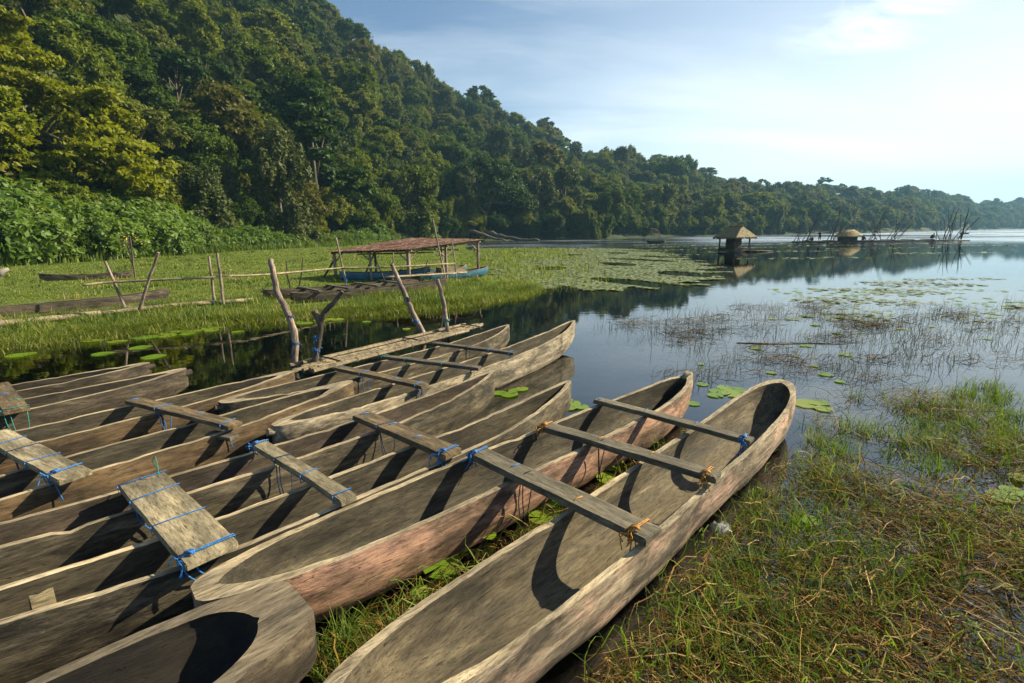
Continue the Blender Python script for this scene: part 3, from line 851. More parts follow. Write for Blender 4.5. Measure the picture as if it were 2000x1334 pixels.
def scatter(name, P, sc, rz, objs, label):
    """one mass of plants: points with the crowns of the named trees set on them"""
    n = len(P)
    me = bpy.data.meshes.new(name)
    me.vertices.add(n)
    me.vertices.foreach_set('co', np.ascontiguousarray(P, dtype=np.float32).ravel())
    for an, ty, av in (('sc', 'FLOAT', sc), ('rz', 'FLOAT', rz), ('k', 'INT', rng.integers(0, len(objs), n))):
        a = me.attributes.new(an, ty, 'POINT')
        a.data.foreach_set('value', np.ascontiguousarray(av, dtype=np.float32 if ty == 'FLOAT' else np.int32))
    o = link(bpy.data.objects.new(name, me))
    g = bpy.data.node_groups.new(name, 'GeometryNodeTree')
    g.interface.new_socket('Geometry', in_out='INPUT', socket_type='NodeSocketGeometry')
    g.interface.new_socket('Geometry', in_out='OUTPUT', socket_type='NodeSocketGeometry')
    gi, go = g.nodes.new('NodeGroupInput'), g.nodes.new('NodeGroupOutput')
    jn = g.nodes.new('GeometryNodeJoinGeometry')
    for ob in objs:
        oi = g.nodes.new('GeometryNodeObjectInfo')
        oi.transform_space = 'ORIGINAL'
        oi.inputs['Object'].default_value = ob
        oi.inputs['As Instance'].default_value = True
        g.links.new(oi.outputs['Geometry'], jn.inputs[0])
    ip = g.nodes.new('GeometryNodeInstanceOnPoints')
    ip.inputs['Pick Instance'].default_value = True

    def attr(nm, ty):
        a = g.nodes.new('GeometryNodeInputNamedAttribute')
        a.data_type = ty
        a.inputs['Name'].default_value = nm
        return a.outputs['Attribute']
    cx = g.nodes.new('ShaderNodeCombineXYZ')
    er = g.nodes.new('FunctionNodeEulerToRotation')
    g.links.new(attr('rz', 'FLOAT'), cx.inputs[2])
    g.links.new(cx.outputs[0], er.inputs[0])
    g.links.new(er.outputs[0], ip.inputs['Rotation'])
    g.links.new(attr('sc', 'FLOAT'), ip.inputs['Scale'])
    g.links.new(attr('k', 'INT'), ip.inputs['Instance Index'])
    g.links.new(gi.outputs[0], ip.inputs['Points'])
    g.links.new(jn.outputs[0], ip.inputs['Instance'])
    g.links.new(ip.outputs[0], go.inputs[0])
    md = o.modifiers.new('scatter', 'NODES')
    md.node_group = g
    return tag(o, label, 'forest', None, 'stuff')


fi = np.array([a for a, _, _ in far_i])
names = [k for k in KINDS if k in crowns and k not in ('open', 'conical')]
low = PT[fi] < .88
P3 = np.stack([PX, PY, PZ - .4], 1)[fi]
fs = np.array([s for _, _, s in far_i])
scatter('hillside_forest', P3[low], fs[low], rng.uniform(0, 6.28, low.sum()), [crowns[k] for k in names], 'dense green forest covering the upper slopes and the far shore')
scatter('ridge_forest', P3[~low], fs[~low] * rng.choice([.75, .9, 1.15], (~low).sum()), rng.uniform(0, 6.28, (~low).sum()), [crowns[k] for k in ('round', 'umbrella', 'open', 'round2', 'umbrella') if k in crowns], 'dark tree tops along the ridge line against the sky')

# bright shrubs along the back of the meadow
shrub_crown = []
n = 0
for az in np.arange(-46.5, -9, .62):
    rows = 4 if az < -34 else 3 if az < -26 else 2
    for row in range(rows):
        r = rb_of(az) - 3.5 - 2.6 * (rows - 1 - row) + rng.uniform(-1.2, 1.2) + (1.5 if az > -20 else 0)
        if rng.random() < .12:
            continue
        a2 = az + rng.uniform(-.4, .4)
        x, y = polar(a2, r)
        big = np.interp(a2, [-47, -36, -28, -10], [1.75, 1.5, 1.05, .8])
        where = next(z for a, b, z in ZONES if a <= az < b).replace('over', 'below')
        rowl = ('hindmost', 'third', 'second', 'front')[rows - 1 - row + 4 - rows] if rows > 2 else ('rear', 'front')[1 - row]
        rowl = ['front', 'second', 'third', 'hindmost'][row]
        lab = 'bright green large-leaved shrub in the %s row %s' % (rowl, where)
        _, c = tree('shrub', ('shrub', 'shrub2', 'shrub3')[n % 3], (x, y, float(ground_z(x, y)) - .1), rng.uniform(0, 6.28), big * rng.uniform(.8, 1.2) * (.8 + .12 * row), lab, 'shrub', 'shrubs: ' + lab, 'stem')
        if n < 3:
            shrub_crown.append(c)
        n += 1
# undergrowth under the trees
up = []
for az in np.arange(-52, -9, .22):
    for d in np.arange(-1, 26, 3.4):
        r = rb_of(az) + d + rng.uniform(-1.5, 1.5)
        if rng.random() < .22 * math.pi / 180 * r / 3.6:
            up.append((r * math.sin(R(az)), r * math.cos(R(az))))
up = np.array(up)
uz, ut = hill_z(up[:, 0], up[:, 1])
uz = np.where(ut < 0, .1, uz)
scatter('undergrowth', np.c_[up, uz - .2], rng.uniform(.8, 1.9, len(up)), rng.uniform(0, 6.28, len(up)), [crowns['draped'], crowns['round']][:0] + shrub_crown, 'low leafy undergrowth at the foot of the forest')

fp = []
for d in np.concatenate([[0.5, 3.0], np.arange(6, 320, 5.8)]):
    az = -54 + rng.uniform(0, 2)
    while az < 30:
        st = math.degrees(5.8 / (rb_of(az) + d))
        a2 = az + rng.uniform(-.5, .5) * st
        r = rb_of(a2) + d + rng.uniform(-2.6, 2.6)
        if r < rr_of(a2) * .98:
            fp.append((r * math.sin(R(a2)), r * math.cos(R(a2))))
        az += st
fp = np.array(fp)
fz, _ = hill_z(fp[:, 0], fp[:, 1])
scatter('forest_filler', np.c_[fp, fz - .5], rng.uniform(.42, .74, len(fp)), rng.uniform(0, 6.28, len(fp)), [crowns['draped'], crowns['round'], crowns['round2']], 'smaller leafy trees filling the gaps between the tall forest trees')
bpy.data.objects['forest_filler'].name = 'forest_understorey'

# ------------------------------------------------------------------ dugout canoes
def end(p=3.2, q=.62, w=0.0, block=.10, rise=.09, rock=.55, knob=0.0, cav=7.0):
    return dict(p=p, q=q, w=w, block=block, rise=rise, rock=rock, knob=knob, cav=cav)


POINT = dict(p=3.0, q=.68, w=.08, block=.06, rise=.13, rock=.62, cav=15.0)
ROUND = dict(p=5.0, q=.55, w=.10, block=.09, rise=.10, rock=.45, cav=16.0)
SOLID = dict(p=2.8, q=.60, w=.08, block=.20, rise=.08, rock=.68, knob=.06, cav=9.0)
BLUNT = dict(p=6.0, q=.55, w=.50, block=.42, rise=.05, rock=.30, cav=4.0)


def canoe_mesh(L, W, Z, bend, near, far, bottom=-.07, th=.042, floor=.13, seed=0, rough=.016, NS=78, MSEC=12):
    near, far = {**end(), **near}, {**end(), **far}
    u = np.linspace(0, 1, NS)
    S = .35 * u + .65 * (.5 - .5 * np.cos(math.pi * u))
    sd_ = seed * 7.3
    q0, q1 = near['block'] / L, 1 - far['block'] / L
    ex = np.array([0.0005, .002, .005, .010, .017, .026]) * 5.2 / L
    S = np.sort(np.r_[S, q0 + ex, q1 - ex])
    NS = len(S)
    rows_o, rows_i, cav_on = [], [], []
    rs = random.Random(seed)
    chips = [(rs.uniform(-.46, .46) * L, rs.choice((-1, 1)), rs.uniform(.003, .013), rs.uniform(.015, .09)) for _ in range(16)]
    s0, s1 = near['block'] / L, 1 - far['block'] / L
    for s in S:
        e = near if s < .5 else far
        a = abs(2 * s - 1)
        x = (s - .5) * L
        hw = W / 2 * ((1 - a ** e['p']) ** e['q'] * (1 - e['w']) + e['w'])
        zg = Z + e['rise'] * a ** 3.0 + .009 * mn.noise((x * 1.3 + sd_, 0, 0)) + .006 * mn.noise((x * 7 + sd_, 3, 0))
        zk = bottom + (Z - bottom) * e['rock'] * a ** 5.0
        cy_ = bend * (1 - (2 * s - 1) ** 2) + .020 * mn.noise((x * .9, sd_, 5))
        th_ = np.linspace(-math.pi / 2, math.pi / 2, MSEC * 2 + 1)
        ro = []
        for q in th_:
            sg = 1 if q < 0 else -1
            an = math.pi / 2 - abs(q)            # 0 at the gunwale, pi/2 at the keel
            yy = hw * max(math.cos(an), 0) ** .58 * (1 + .07 * math.sin(2 * an))
            chip = sum(h_ * math.exp(-((x - x_) / w_) ** 2) for x_, g_, h_, w_ in chips if g_ == sg)
            zz = zg - chip * max(0, 1 - an * 3) - (zg - zk) * math.sin(an) ** .95
            nv = mn.fractal((x * 2.2 + sd_, sg * 3 + an * 1.3, sd_), 1.0, 2.0, 3) * rough * (1 if an > .05 else .4)
            ro.append((x, cy_ + sg * (yy + nv), zz + (nv * .6 if an > 1.3 else 0)))
        rows_o.append(ro)
        ins = s0 < s < s1
        cav_on.append(ins)
        if ins:
            si = (s - s0) / (s1 - s0)
            ai = abs(2 * si - 1)
            hi = max(hw - th * (1 + .2 * mn.noise((x * 2, sd_, 9))), .004) * max(1 - ai ** (e['cav'] * 1.6), 0) ** .55
            zf = zk + floor
            dep = max(zg - zf, .02) * max(1 - ai ** e['cav'], 0.001) ** .6
        else:
            hi, dep = 0.0, 0.0
        ri = []
        for q in th_:
            sg = 1 if q < 0 else -1
            an = math.pi / 2 - abs(q)
            yy = hi * max(math.cos(an), 0) ** .55
            nv = mn.fractal((x * 2.2 + sd_, sg * 3 + an, sd_ + 40), 1.0, 2.0, 3) * rough * (1 if ins and .05 < an else 0)
            ri.append((x, cy_ + sg * (yy + nv * min(1, hi * 8)), zg - (sum(h_ * math.exp(-((x - x_) / w_) ** 2) for x_, g_, h_, w_ in chips if g_ == sg) * max(0, 1 - an * 3) if ins else 0) - dep * math.sin(an) ** .9))
        rows_i.append(ri)
    K = MSEC * 2 + 1
    V = [p for r in rows_o for p in r] + [p for r in rows_i for p in r]
    B = NS * K
    F, Mi = [], []
    for i in range(NS - 1):
        for j in range(K - 1):
            a = i * K + j
            F.append((a, a + K, a + K + 1, a + 1)); Mi.append(0)
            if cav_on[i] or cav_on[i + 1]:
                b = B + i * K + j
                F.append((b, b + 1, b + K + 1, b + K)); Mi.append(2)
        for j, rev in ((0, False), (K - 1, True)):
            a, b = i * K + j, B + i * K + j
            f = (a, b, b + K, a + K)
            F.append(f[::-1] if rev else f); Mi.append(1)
    F.append(tuple(range(K))); Mi.append(0)
    F.append(tuple((NS - 1) * K + j for j in range(K))[::-1]); Mi.append(0)
    return V, F, Mi


CANOE = {}


def canoe(key, label, tip, ang, L, W, Z, bend, near, far, mats, seed, group=None, name='dugout_canoe', pitch=0.0, dz=0.0, bottom=-.07, **kw):
    """tip: plan position of the far tip; ang: heading of the far tip, degrees from +Y towards +X"""
    d = Vector((math.sin(R(ang)), math.cos(R(ang)), 0))
    c = Vector((*tip, 0)) - d * (L / 2)
    c.z = dz
    V, F, Mi = canoe_mesh(L, W, Z, -bend, near, far, bottom=bottom, seed=seed, **kw)
    root = empty(name, c, R(90 - ang))
    root.rotation_euler[1] = -pitch
    me = bpy.data.meshes.new('hull')
    me.from_pydata(V, [], F)
    bm = bmesh.new()
    bm.from_mesh(me)
    for f, mi in zip(bm.faces, Mi):
        f.material_index = mi
    bmesh.ops.remove_doubles(bm, verts=bm.verts, dist=.0006)
    bmesh.ops.recalc_face_normals(bm, faces=bm.faces)
    bm.to_mesh(me)
    bm.free()
    for k in mats:
        me.materials.append(M[k])
    me.polygons.foreach_set('use_smooth', [True] * len(me.polygons))
    me.set_sharp_from_angle(angle=R(42))
    inst('hull', me, root)
    for e, sg in ((near, -1), (far, 1)):
        if e.get('knob'):
            r = e['knob']
            z = Z + e['rise'] - r * 1.1
            mb = MB()
            x0 = sg * (L / 2 - .10)
            x1 = sg * (L / 2 + r * .9)
            mb.tube([(x0, 0, z - .02), (sg * (L / 2), 0, z), (x1, .005, z + .012)], r * .72, r * .58, 8, wob=.10)
            mb.build('knob', M[mats[0]], root, True, R(50))
    tag(root, label, 'canoe', group)
    CANOE[key] = (root, L, W, Z)
    return root


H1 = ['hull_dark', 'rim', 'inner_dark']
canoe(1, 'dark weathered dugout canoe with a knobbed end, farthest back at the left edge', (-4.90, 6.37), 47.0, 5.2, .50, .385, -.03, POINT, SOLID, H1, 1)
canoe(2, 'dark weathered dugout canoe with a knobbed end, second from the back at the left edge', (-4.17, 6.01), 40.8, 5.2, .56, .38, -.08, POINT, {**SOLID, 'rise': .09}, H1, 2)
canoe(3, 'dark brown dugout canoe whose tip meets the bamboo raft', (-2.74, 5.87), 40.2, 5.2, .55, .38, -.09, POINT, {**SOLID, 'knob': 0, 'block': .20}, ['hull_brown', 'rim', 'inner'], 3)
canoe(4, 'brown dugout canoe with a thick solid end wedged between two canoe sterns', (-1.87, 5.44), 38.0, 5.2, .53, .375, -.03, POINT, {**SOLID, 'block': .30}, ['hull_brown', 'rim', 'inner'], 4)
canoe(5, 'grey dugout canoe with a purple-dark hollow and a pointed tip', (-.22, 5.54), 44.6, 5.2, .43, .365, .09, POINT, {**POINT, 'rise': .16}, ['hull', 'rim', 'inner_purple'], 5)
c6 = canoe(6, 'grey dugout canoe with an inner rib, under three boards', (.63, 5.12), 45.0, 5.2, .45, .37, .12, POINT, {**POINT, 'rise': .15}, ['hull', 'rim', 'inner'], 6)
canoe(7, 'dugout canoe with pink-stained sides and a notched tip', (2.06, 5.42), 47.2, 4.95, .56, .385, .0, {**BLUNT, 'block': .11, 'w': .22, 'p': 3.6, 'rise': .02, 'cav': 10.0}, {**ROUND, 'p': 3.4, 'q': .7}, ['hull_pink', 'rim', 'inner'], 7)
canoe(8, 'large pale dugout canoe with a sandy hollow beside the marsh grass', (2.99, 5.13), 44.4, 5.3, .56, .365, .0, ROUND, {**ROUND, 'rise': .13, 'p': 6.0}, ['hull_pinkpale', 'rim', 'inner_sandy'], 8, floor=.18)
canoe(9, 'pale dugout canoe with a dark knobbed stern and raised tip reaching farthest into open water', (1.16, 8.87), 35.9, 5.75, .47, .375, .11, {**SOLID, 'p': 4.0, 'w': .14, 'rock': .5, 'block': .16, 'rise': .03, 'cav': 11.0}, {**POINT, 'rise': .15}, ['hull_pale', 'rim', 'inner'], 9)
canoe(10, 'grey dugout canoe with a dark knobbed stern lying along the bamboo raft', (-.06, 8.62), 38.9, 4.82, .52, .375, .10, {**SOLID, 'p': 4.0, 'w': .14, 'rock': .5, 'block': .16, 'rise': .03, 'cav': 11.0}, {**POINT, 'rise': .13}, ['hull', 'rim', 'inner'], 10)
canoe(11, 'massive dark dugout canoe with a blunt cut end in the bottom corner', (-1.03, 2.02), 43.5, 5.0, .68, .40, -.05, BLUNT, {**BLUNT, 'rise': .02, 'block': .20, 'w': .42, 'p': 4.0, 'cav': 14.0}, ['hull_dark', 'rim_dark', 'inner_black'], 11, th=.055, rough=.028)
# inner rib of canoe 6
mb = MB()
rx, ry = -1.55, 0.0
a_, b_, e_, f_ = (.118, .362), (.092, .368), (.030, .055), (-.005, .06)
P_ = []
for xx in (-1.70, -1.61):
    P_ += [(xx, *a_), (xx, *b_), (xx, .070, .16), (xx, *f_), (xx, *e_), (xx, .100, .15)]
mb.add(P_, [(0, 1, 2, 3, 4, 5), (11, 10, 9, 8, 7, 6), (1, 0, 6, 7), (2, 1, 7, 8), (3, 2, 8, 9), (4, 3, 9, 10), (5, 4, 10, 11), (0, 5, 11, 6)])
o = mb.build('rib', M['board_pale'], c6)
# mooring notch block at the tip of canoe 7
mb = MB()
mb.tube([(2.36, .02, .44), (2.45, .02, .50), (2.50, .0, .47)], .045, .03, 8, wob=.2)
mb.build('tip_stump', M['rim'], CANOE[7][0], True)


# ------------------------------------------------------------------ boards lashed across the canoes
def bar_pt(p, q, s, side, z):
    d = (q - p)
    n = Vector((-d.y, d.x, 0)).normalized()
    v = p + d * s + n * side
    return Vector((v.x, v.y, z))


def board(label, a, b, width, thick, mat, ropes, top=.458, group=None, bend=.004):
    """ropes: (position along the board, material key, hanging length, knot?)"""
    p, q = Vector((*a, 0)), Vector((*b, 0))
    d = q - p
    L = d.length
    rz = math.atan2(d.y, d.x)
    root = empty('crossboard', (*((p + q) / 2).xy, top - thick / 2), rz)
    tag(root, label, 'board', group)
    bm = bmesh.new()
    bmesh.ops.create_cube(bm, size=1)
    bmesh.ops.subdivide_edges(bm, edges=[e for e in bm.edges if abs(e.verts[0].co.x - e.verts[1].co.x) > .5], cuts=14)
    sdd = random.uniform(0, 99)
    for v in bm.verts:
        x = v.co.x * L
        ww = width * (1 + .09 * mn.noise((x * 2.3 + sdd, 1, 0)))
        v.co = Vector((x + .012 * mn.noise((v.co.y * 4 + sdd, v.co.z, 3)), v.co.y * ww + .006 * mn.noise((x * 5, sdd, v.co.y)), v.co.z * thick + .004 * mn.noise((x * 3, v.co.y * 3, sdd)) + bend * (1 - (2 * x / L) ** 2)))
    bmesh.ops.bevel(bm, geom=[e for e in bm.edges if e.is_boundary is False and e.calc_face_angle(0) > .8], offset=.006, segments=2, affect='EDGES')
    me = bpy.data.meshes.new('plank')
    bm.to_mesh(me)
    bm.free()
    me.materials.append(M[mat])
    inst('plank', me, root)
    for s, mk, hang, knot in ropes:
        x = (s - .5) * L
        mb = MB()
        hw_, ht = width / 2 + .007, thick / 2 + .006
        staple = hang == 0 and not knot and mat not in ('board_pale', 'board_dark') or mat == 'board_grey' and not knot
        if staple:
            q_ = random.uniform(-.1, .25) * width
            mb.tube([(x, q_ - .26 * width, ht - .004), (x + .003, q_, ht + .003), (x + .006, q_ + .26 * width, ht - .004)], .0045, n=5)
        for w in range(0 if staple else 1 if not knot else 2):
            xx = x + (w - .5) * .012
            sk = random.uniform(-.012, .012)
            loop = [(xx + sk, -hw_, ht), (xx, 0, ht + .002), (xx - sk, hw_, ht), (xx - sk, hw_, -ht), (xx, 0, -ht - .002), (xx + sk, -hw_, -ht), (xx + sk, -hw_, ht)]
            mb.tube(loop, .0042, n=5)
        if hang > 0:
            for w in range(3):
                sy = (-1, 1)[w % 2] * width * random.uniform(.2, .5)
                x2 = x + random.uniform(-.03, .03)
                mb.tube(spline([(x, sy, -ht), (x2, sy * .9, -ht - hang * .5), (x2 + random.uniform(-.02, .02), sy * random.uniform(.2, .8), -ht - hang)], 3), .0042, n=5)
        if knot:
            for w in range(5):
                c = Vector((x, -hw_, ht * .6))
                e = c + Vector((random.uniform(-.06, .06), random.uniform(-.06, .02), random.uniform(-.12, .025)))
                mb.tube(spline([c, (c + e) / 2 + Vector((random.uniform(-.04, .04), random.uniform(-.03, .03), .02)), e], 3), .0036, n=5)
            for w in range(3):
                mb.tube([Vector((x - .025, -hw_ * .7 + w * .012, ht + .006)), Vector((x + .01, -hw_ * .6 + w * .01, ht + .02)), Vector((x + .03, -hw_ * .5, ht + .006))], .006, n=6)
        mb.build('rope_lashing', M[mk], root, True)
    return root


BL, NV, OR, TE, DK = 'rope_blue', 'rope_navy', 'rope_orange', 'rope_teal', 'rope_dark'
board('dark grey board with blue lashings across the tips of the pink and pale canoes', (.85, 4.70), (1.93, 3.66), .115, .042, 'board_grey', [(.03, BL, 0, False), (.36, BL, .30, False), (.68, BL, 0, False), (.96, BL, .22, True)])
board('dark grey board with orange lashings, middle one across the pale canoe', (.25, 4.06), (1.42, 3.08), .135, .048, 'board_grey', [(.04, OR, 0, True), (.38, OR, 0, False), (.40, DK, .30, False), (.67, OR, 0, False), (.95, OR, .22, True)])
board('long dark grey board with an orange knot nearest the marsh grass', (-.30, 3.53), (.78, 2.42), .165, .050, 'board_grey', [(.03, BL, .06, True), (.27, BL, 0, False), (.36, DK, .34, False), (.66, OR, 0, False), (.94, OR, .24, True)])
board('thick brown board with blue lashings by the purple-hollowed canoe', (-1.45, 4.36), (-.46, 3.49), .175, .050, 'board_brown', [(.04, BL, 0, False), (.32, NV, .26, False), (.36, BL, 0, False), (.66, BL, 0, False), (.95, BL, .10, True)])
board('narrow pale board with blue lashings in the middle of the grey canoes', (-2.10, 3.73), (-1.06, 2.84), .115, .046, 'board_pale', [(.03, BL, .05, True), (.33, NV, .28, False), (.62, BL, 0, False), (.94, BL, 0, False)])
board('wide pale worn board with peeling surface and bright blue lashings', (-2.61, 3.13), (-1.61, 2.29), .265, .042, 'board_pale', [(.02, BL, 0, False), (.25, BL, .22, False), (.60, BL, 0, False), (.94, BL, .10, True)])
board('grey-brown board with blue lashings across the two brown canoes', (-3.99, 4.86), (-2.50, 4.12), .145, .042, 'board_brown', [(.03, BL, 0, False), (.34, BL, .22, False), (.66, BL, 0, False), (.94, BL, .20, False)])
board('pale grey board with a tuft of blue rope at the left edge', (-4.55, 3.995), (-3.13, 3.19), .19, .048, 'board_pale', [(.25, BL, 0, False), (.42, NV, .25, False), (.66, BL, 0, False), (.90, BL, .16, True)])
board('brown board with green lashing across the two rearmost dark canoes', (-6.05, 5.48), (-4.93, 4.58), .19, .045, 'board_brown', [(.45, BL, 0, False), (.72, TE, 0, False), (.97, TE, .24, False)])
board('brown board with blue lashings nearest the forked post of the raft', (-2.27, 6.07), (-.98, 5.22), .135, .042, 'board_brown', [(.05, BL, 0, False), (.35, BL, .28, False), (.70, BL, 0, False), (.94, BL, .18, False)])
board('dark narrow board, middle one across the two far grey canoes', (-1.82, 6.62), (-.41, 5.94), .105, .042, 'board_dark', [(.03, TE, 0, False), (.28, TE, .20, False), (.65, TE, 0, False), (.93, DK, .16, False)])
board('dark board with long blue hanging cords near the far canoe tips', (-1.24, 7.44), (.04, 6.71), .115, .040, 'board_dark', [(.05, DK, 0, False), (.45, DK, .2, False), (.72, BL, 0, False), (.96, BL, .30, False)])
# short offcut under the end of the brown board
tag(MB().box((-2.62, 4.10, .355), (.30, .10, .035), R(-20), bev=.004).build('wood_offcut', M['board_dark']), 'short dark wood offcut tucked under the end of a board', 'wood')
# mooring cord looped over the wide board
mb = MB().tube(spline([(-2.60, 3.27, .46), (-2.58, 3.22, .54), (-2.52, 3.17, .60), (-2.49, 3.14, .54), (-2.48, 3.12, .47)], 4), .0032, n=5)
tag(mb.build('rope_loop', M[TE], None, True), 'thin stiff loop of cord standing behind the wide pale board', 'rope')
mb = MB()
for k in range(5):
    p0 = Vector((-1.62, 1.60, .06))
    P = [p0 + Vector((random.uniform(-.2, .2), random.uniform(-.25, .2), random.uniform(.0, .06))) for _ in range(5)]
    mb.tube(spline(P, 5), .006, n=5)
tag(mb.build('rope_tangle', M[BL], None, True), 'tangle of blue rope lying in the hollow of the blunt canoe', 'rope')

# ------------------------------------------------------------------ bamboo raft with mooring posts
raft = empty('bamboo_raft', (-2.1, 8.9, .06))
tag(raft, 'narrow raft of pale bamboo poles floating behind the canoes', 'raft')
A, B_ = Vector((-3.20, 6.94, 0)), Vector((-.54, 10.58, 0))
dd = (B_ - A).normalized()
nn = Vector((dd.y, -dd.x, 0))


def bamboo(mb, p, q, r, nodes=True):
    p, q = Vector(p), Vector(q)
    L = (q - p).length
    k = max(2, int(L / .38))
    pts_ = [p.lerp(q, i / k) + Vector((0, 0, .010 * mn.noise((i * .6, p.x * 3, p.y)))) for i in range(k + 1)]
    mb.tube(pts_, r, r * .86, 8)
    if nodes:
        for i in range(1, k):
            c = p.lerp(q, (i + .3 * mn.noise((i, p.x, 0))) / k)
            t_ = (q - p).normalized() * .012
            mb.tube([c - t_, c + t_], r * 1.10, n=8)


for i in range(8):
    mb = MB()
    o_ = (i - 3.5) * .088
    a = A + nn * o_ + dd * random.uniform(-.05, .25)
    b = B_ + nn * o_ - dd * random.uniform(-.1, .5) - dd * (.15 * abs(i - 3))
    z = .11 + random.uniform(-.03, .03)
    bamboo(mb, Vector((a.x + 2.1, a.y - 8.9, z)), Vector((b.x + 2.1, b.y - 8.9, z + .02)), random.uniform(.034, .043))
    mb.build('bamboo_pole', M['bamboo_old'], raft, True, R(45))
for s in (.12, .5, .86):
    c = A.lerp(B_, s)
    mb = MB()
    for w in range(2):
        o2 = dd * (w * .03)
        P = [c + nn * x_ + o2 + Vector((2.1, -8.9, z_)) for x_, z_ in ((-.36, .10), (-.28, .165), (0, .175), (.28, .165), (.36, .10))]
        mb.tube(P, .008, n=5)
    mb.build('rope_lashing', M[DK], raft, True)


def post(name, label, pts_, r0, r1, mat, wraps=(), branch=None, group=None, zb=-.35, cat='post', n=9):
    base = Vector(pts_[0])
    root = empty(name, base)
    tag(root, label, cat, group)
    mb = MB()
    P = [Vector(p) - base for p in pts_]
    P = [P[0] + (P[0] - P[1]).normalized() * .0 + Vector((0, 0, zb))] + P
    mb.tube(jitter(spline(P, 4), r0 * .14), r0, r1, n, wob=.07)
    if branch:
        mb.tube(jitter(spline([Vector(p) - base for p in branch], 4), r0 * .1), r1 * 1.05, r1 * .75, n, wob=.06)
    mb.build('shaft', M[mat], root, True, R(60))
    for (c, rr2, h, mk) in wraps:
        mb = MB()
        c = Vector(c) - base
        k = max(2, int(h / .016))
        P = [c + Vector((math.cos(i * 1.1) * rr2, math.sin(i * 1.1) * rr2, h * i / (k * 5.7))) for i in range(int(k * 5.7))]
        mb.tube(P, .008, n=5)
        for w in range(4):
            e = c + Vector((random.uniform(-.10, .10), random.uniform(-.08, .08), random.uniform(-.12, .06)))
            mb.tube(spline([c + Vector((rr2, 0, .02)), (c + e) / 2 + Vector((0, 0, .03)), e], 3), .005, n=4)
        mb.build('rope_wrap', M[mk], root, True)
    return root


post('mooring_post', 'tallest pale crooked mooring post at the near end of the bamboo raft', [(-3.50, 7.52, .02), (-3.42, 7.52, .53), (-3.50, 7.53, .94), (-3.63, 7.55, 1.22), (-3.66, 7.55, 1.50), (-3.68, 7.55, 1.77)], .058, .040, 'post', [((-3.50, 7.52, .06), .062, .05, BL), ((-3.43, 7.52, .42), .062, .06, NV), ((-3.47, 7.53, .85), .060, .05, NV)])
fork = post('mooring_post', 'dark forked mooring post tied with green and blue rope', [(-3.12, 7.36, .02), (-3.01, 7.38, .50), (-2.93, 7.38, .86)], .050, .046, 'post_dark', [((-3.12, 7.36, .06), .056, .10, TE), ((-3.05, 7.37, .36), .054, .05, BL), ((-3.02, 7.38, .55), .054, .04, BL)],
     branch=[(-2.95, 7.38, .80), (-2.85, 7.38, .98), (-2.72, 7.39, 1.10), (-2.57, 7.40, 1.27)])
MB().tube([(.17, .02, .78), (.12, .02, .90), (.10, .01, .97)], .05, .045, 8).build('stub', M['post_dark'], fork, True, R(50))
post('mooring_post', 'leaning mooring post standing mid-way along the bamboo raft', [(-1.80, 9.80, .02), (-2.0, 9.84, .50), (-2.12, 9.84, .80), (-2.23, 9.84, 1.12), (-2.39, 9.84, 1.54)], .062, .042, 'post', [((-1.95, 9.82, .36), .066, .05, BL), ((-2.10, 9.84, .78), .062, .10, DK)])
post('mooring_post', 'thin upright mooring post near the far end of the bamboo raft', [(-1.28, 9.62, .02), (-1.34, 9.66, .60), (-1.40, 9.66, 1.0), (-1.46, 9.66, 1.24)], .050, .036, 'post', [((-1.30, 9.63, .40), .050, .06, TE)])
mb = MB()
mb.tube(spline([(-3.50, 7.46, .12), (-3.36, 7.36, .10), (-3.25, 7.34, .13), (-3.12, 7.33, .10)], 5), .013, n=6)
mb.tube(spline([(-3.48, 7.44, .10), (-3.34, 7.40, .13), (-3.22, 7.30, .10), (-3.10, 7.34, .12)], 5), .013, n=6)
tag(mb.build('mooring_rope', M[DK], None, True), 'dark mooring rope strung between the two near posts', 'rope')
tag(MB().tube(spline([(-1.80, 9.72, .10), (-1.6, 9.5, .06), (-1.4, 9.5, .10), (-1.25, 9.56, .09)], 5), .012, n=6).build('mooring_rope', M[DK], None, True), 'dark mooring rope by the leaning post on the raft', 'rope')

# ------------------------------------------------------------------ things on the meadow
gz = lambda x, y: float(ground_z(np.array([x]), np.array([y]))[0])


def stake(label, b, tp, r, mat='post', wraps=(), group=None):
    z = gz(*b)
    mid = [(b[0] + tp[0]) / 2 + random.uniform(-.04, .04), (b[1] + tp[1]) / 2, (z + tp[2]) / 2]
    return post('wooden_stake', label, [(b[0], b[1], z), mid, tp], r, r * .7, mat, [((b[0], b[1], z + .2), r * 1.1, .12, w) for w in wraps], zb=-.3, cat='stake', n=7)


stake('short stake leaning left at the start of the bamboo rail', (-10.64, 13.31), (-10.95, 13.31, 1.50), .045)
stake('stake leaning right beside the log walkway', (-9.82, 12.69), (-9.03, 12.69, 1.74), .045)
stake('left one of two upright stakes standing close together', (-8.70, 14.16), (-8.66, 14.16, 1.58), .045)
stake('right one of two upright stakes standing close together', (-8.42, 14.14), (-8.40, 14.14, 1.66), .048)
stake('thin short twig stake behind the moored canoe pair', (-7.98, 17.6), (-8.02, 17.6, 1.24), .032, 'post_dark')
stake('thin leaning twig stake behind the moored canoe pair', (-7.69, 17.58), (-7.41, 17.58, 1.34), .030, 'post_dark')
stake('tall thin stake with blue rope at the corner of the shed', (-6.14, 18.17), (-6.38, 18.17, 2.04), .042, 'post', (BL,))
stake('lone thin pole standing in the open meadow', (-15.60, 20.3), (-15.5, 20.3, 2.21), .035, 'post_dark')
stake('tall slender pole rising above the shed roof', (-2.75, 20.6), (-3.2, 20.6, 2.75), .040, 'post')
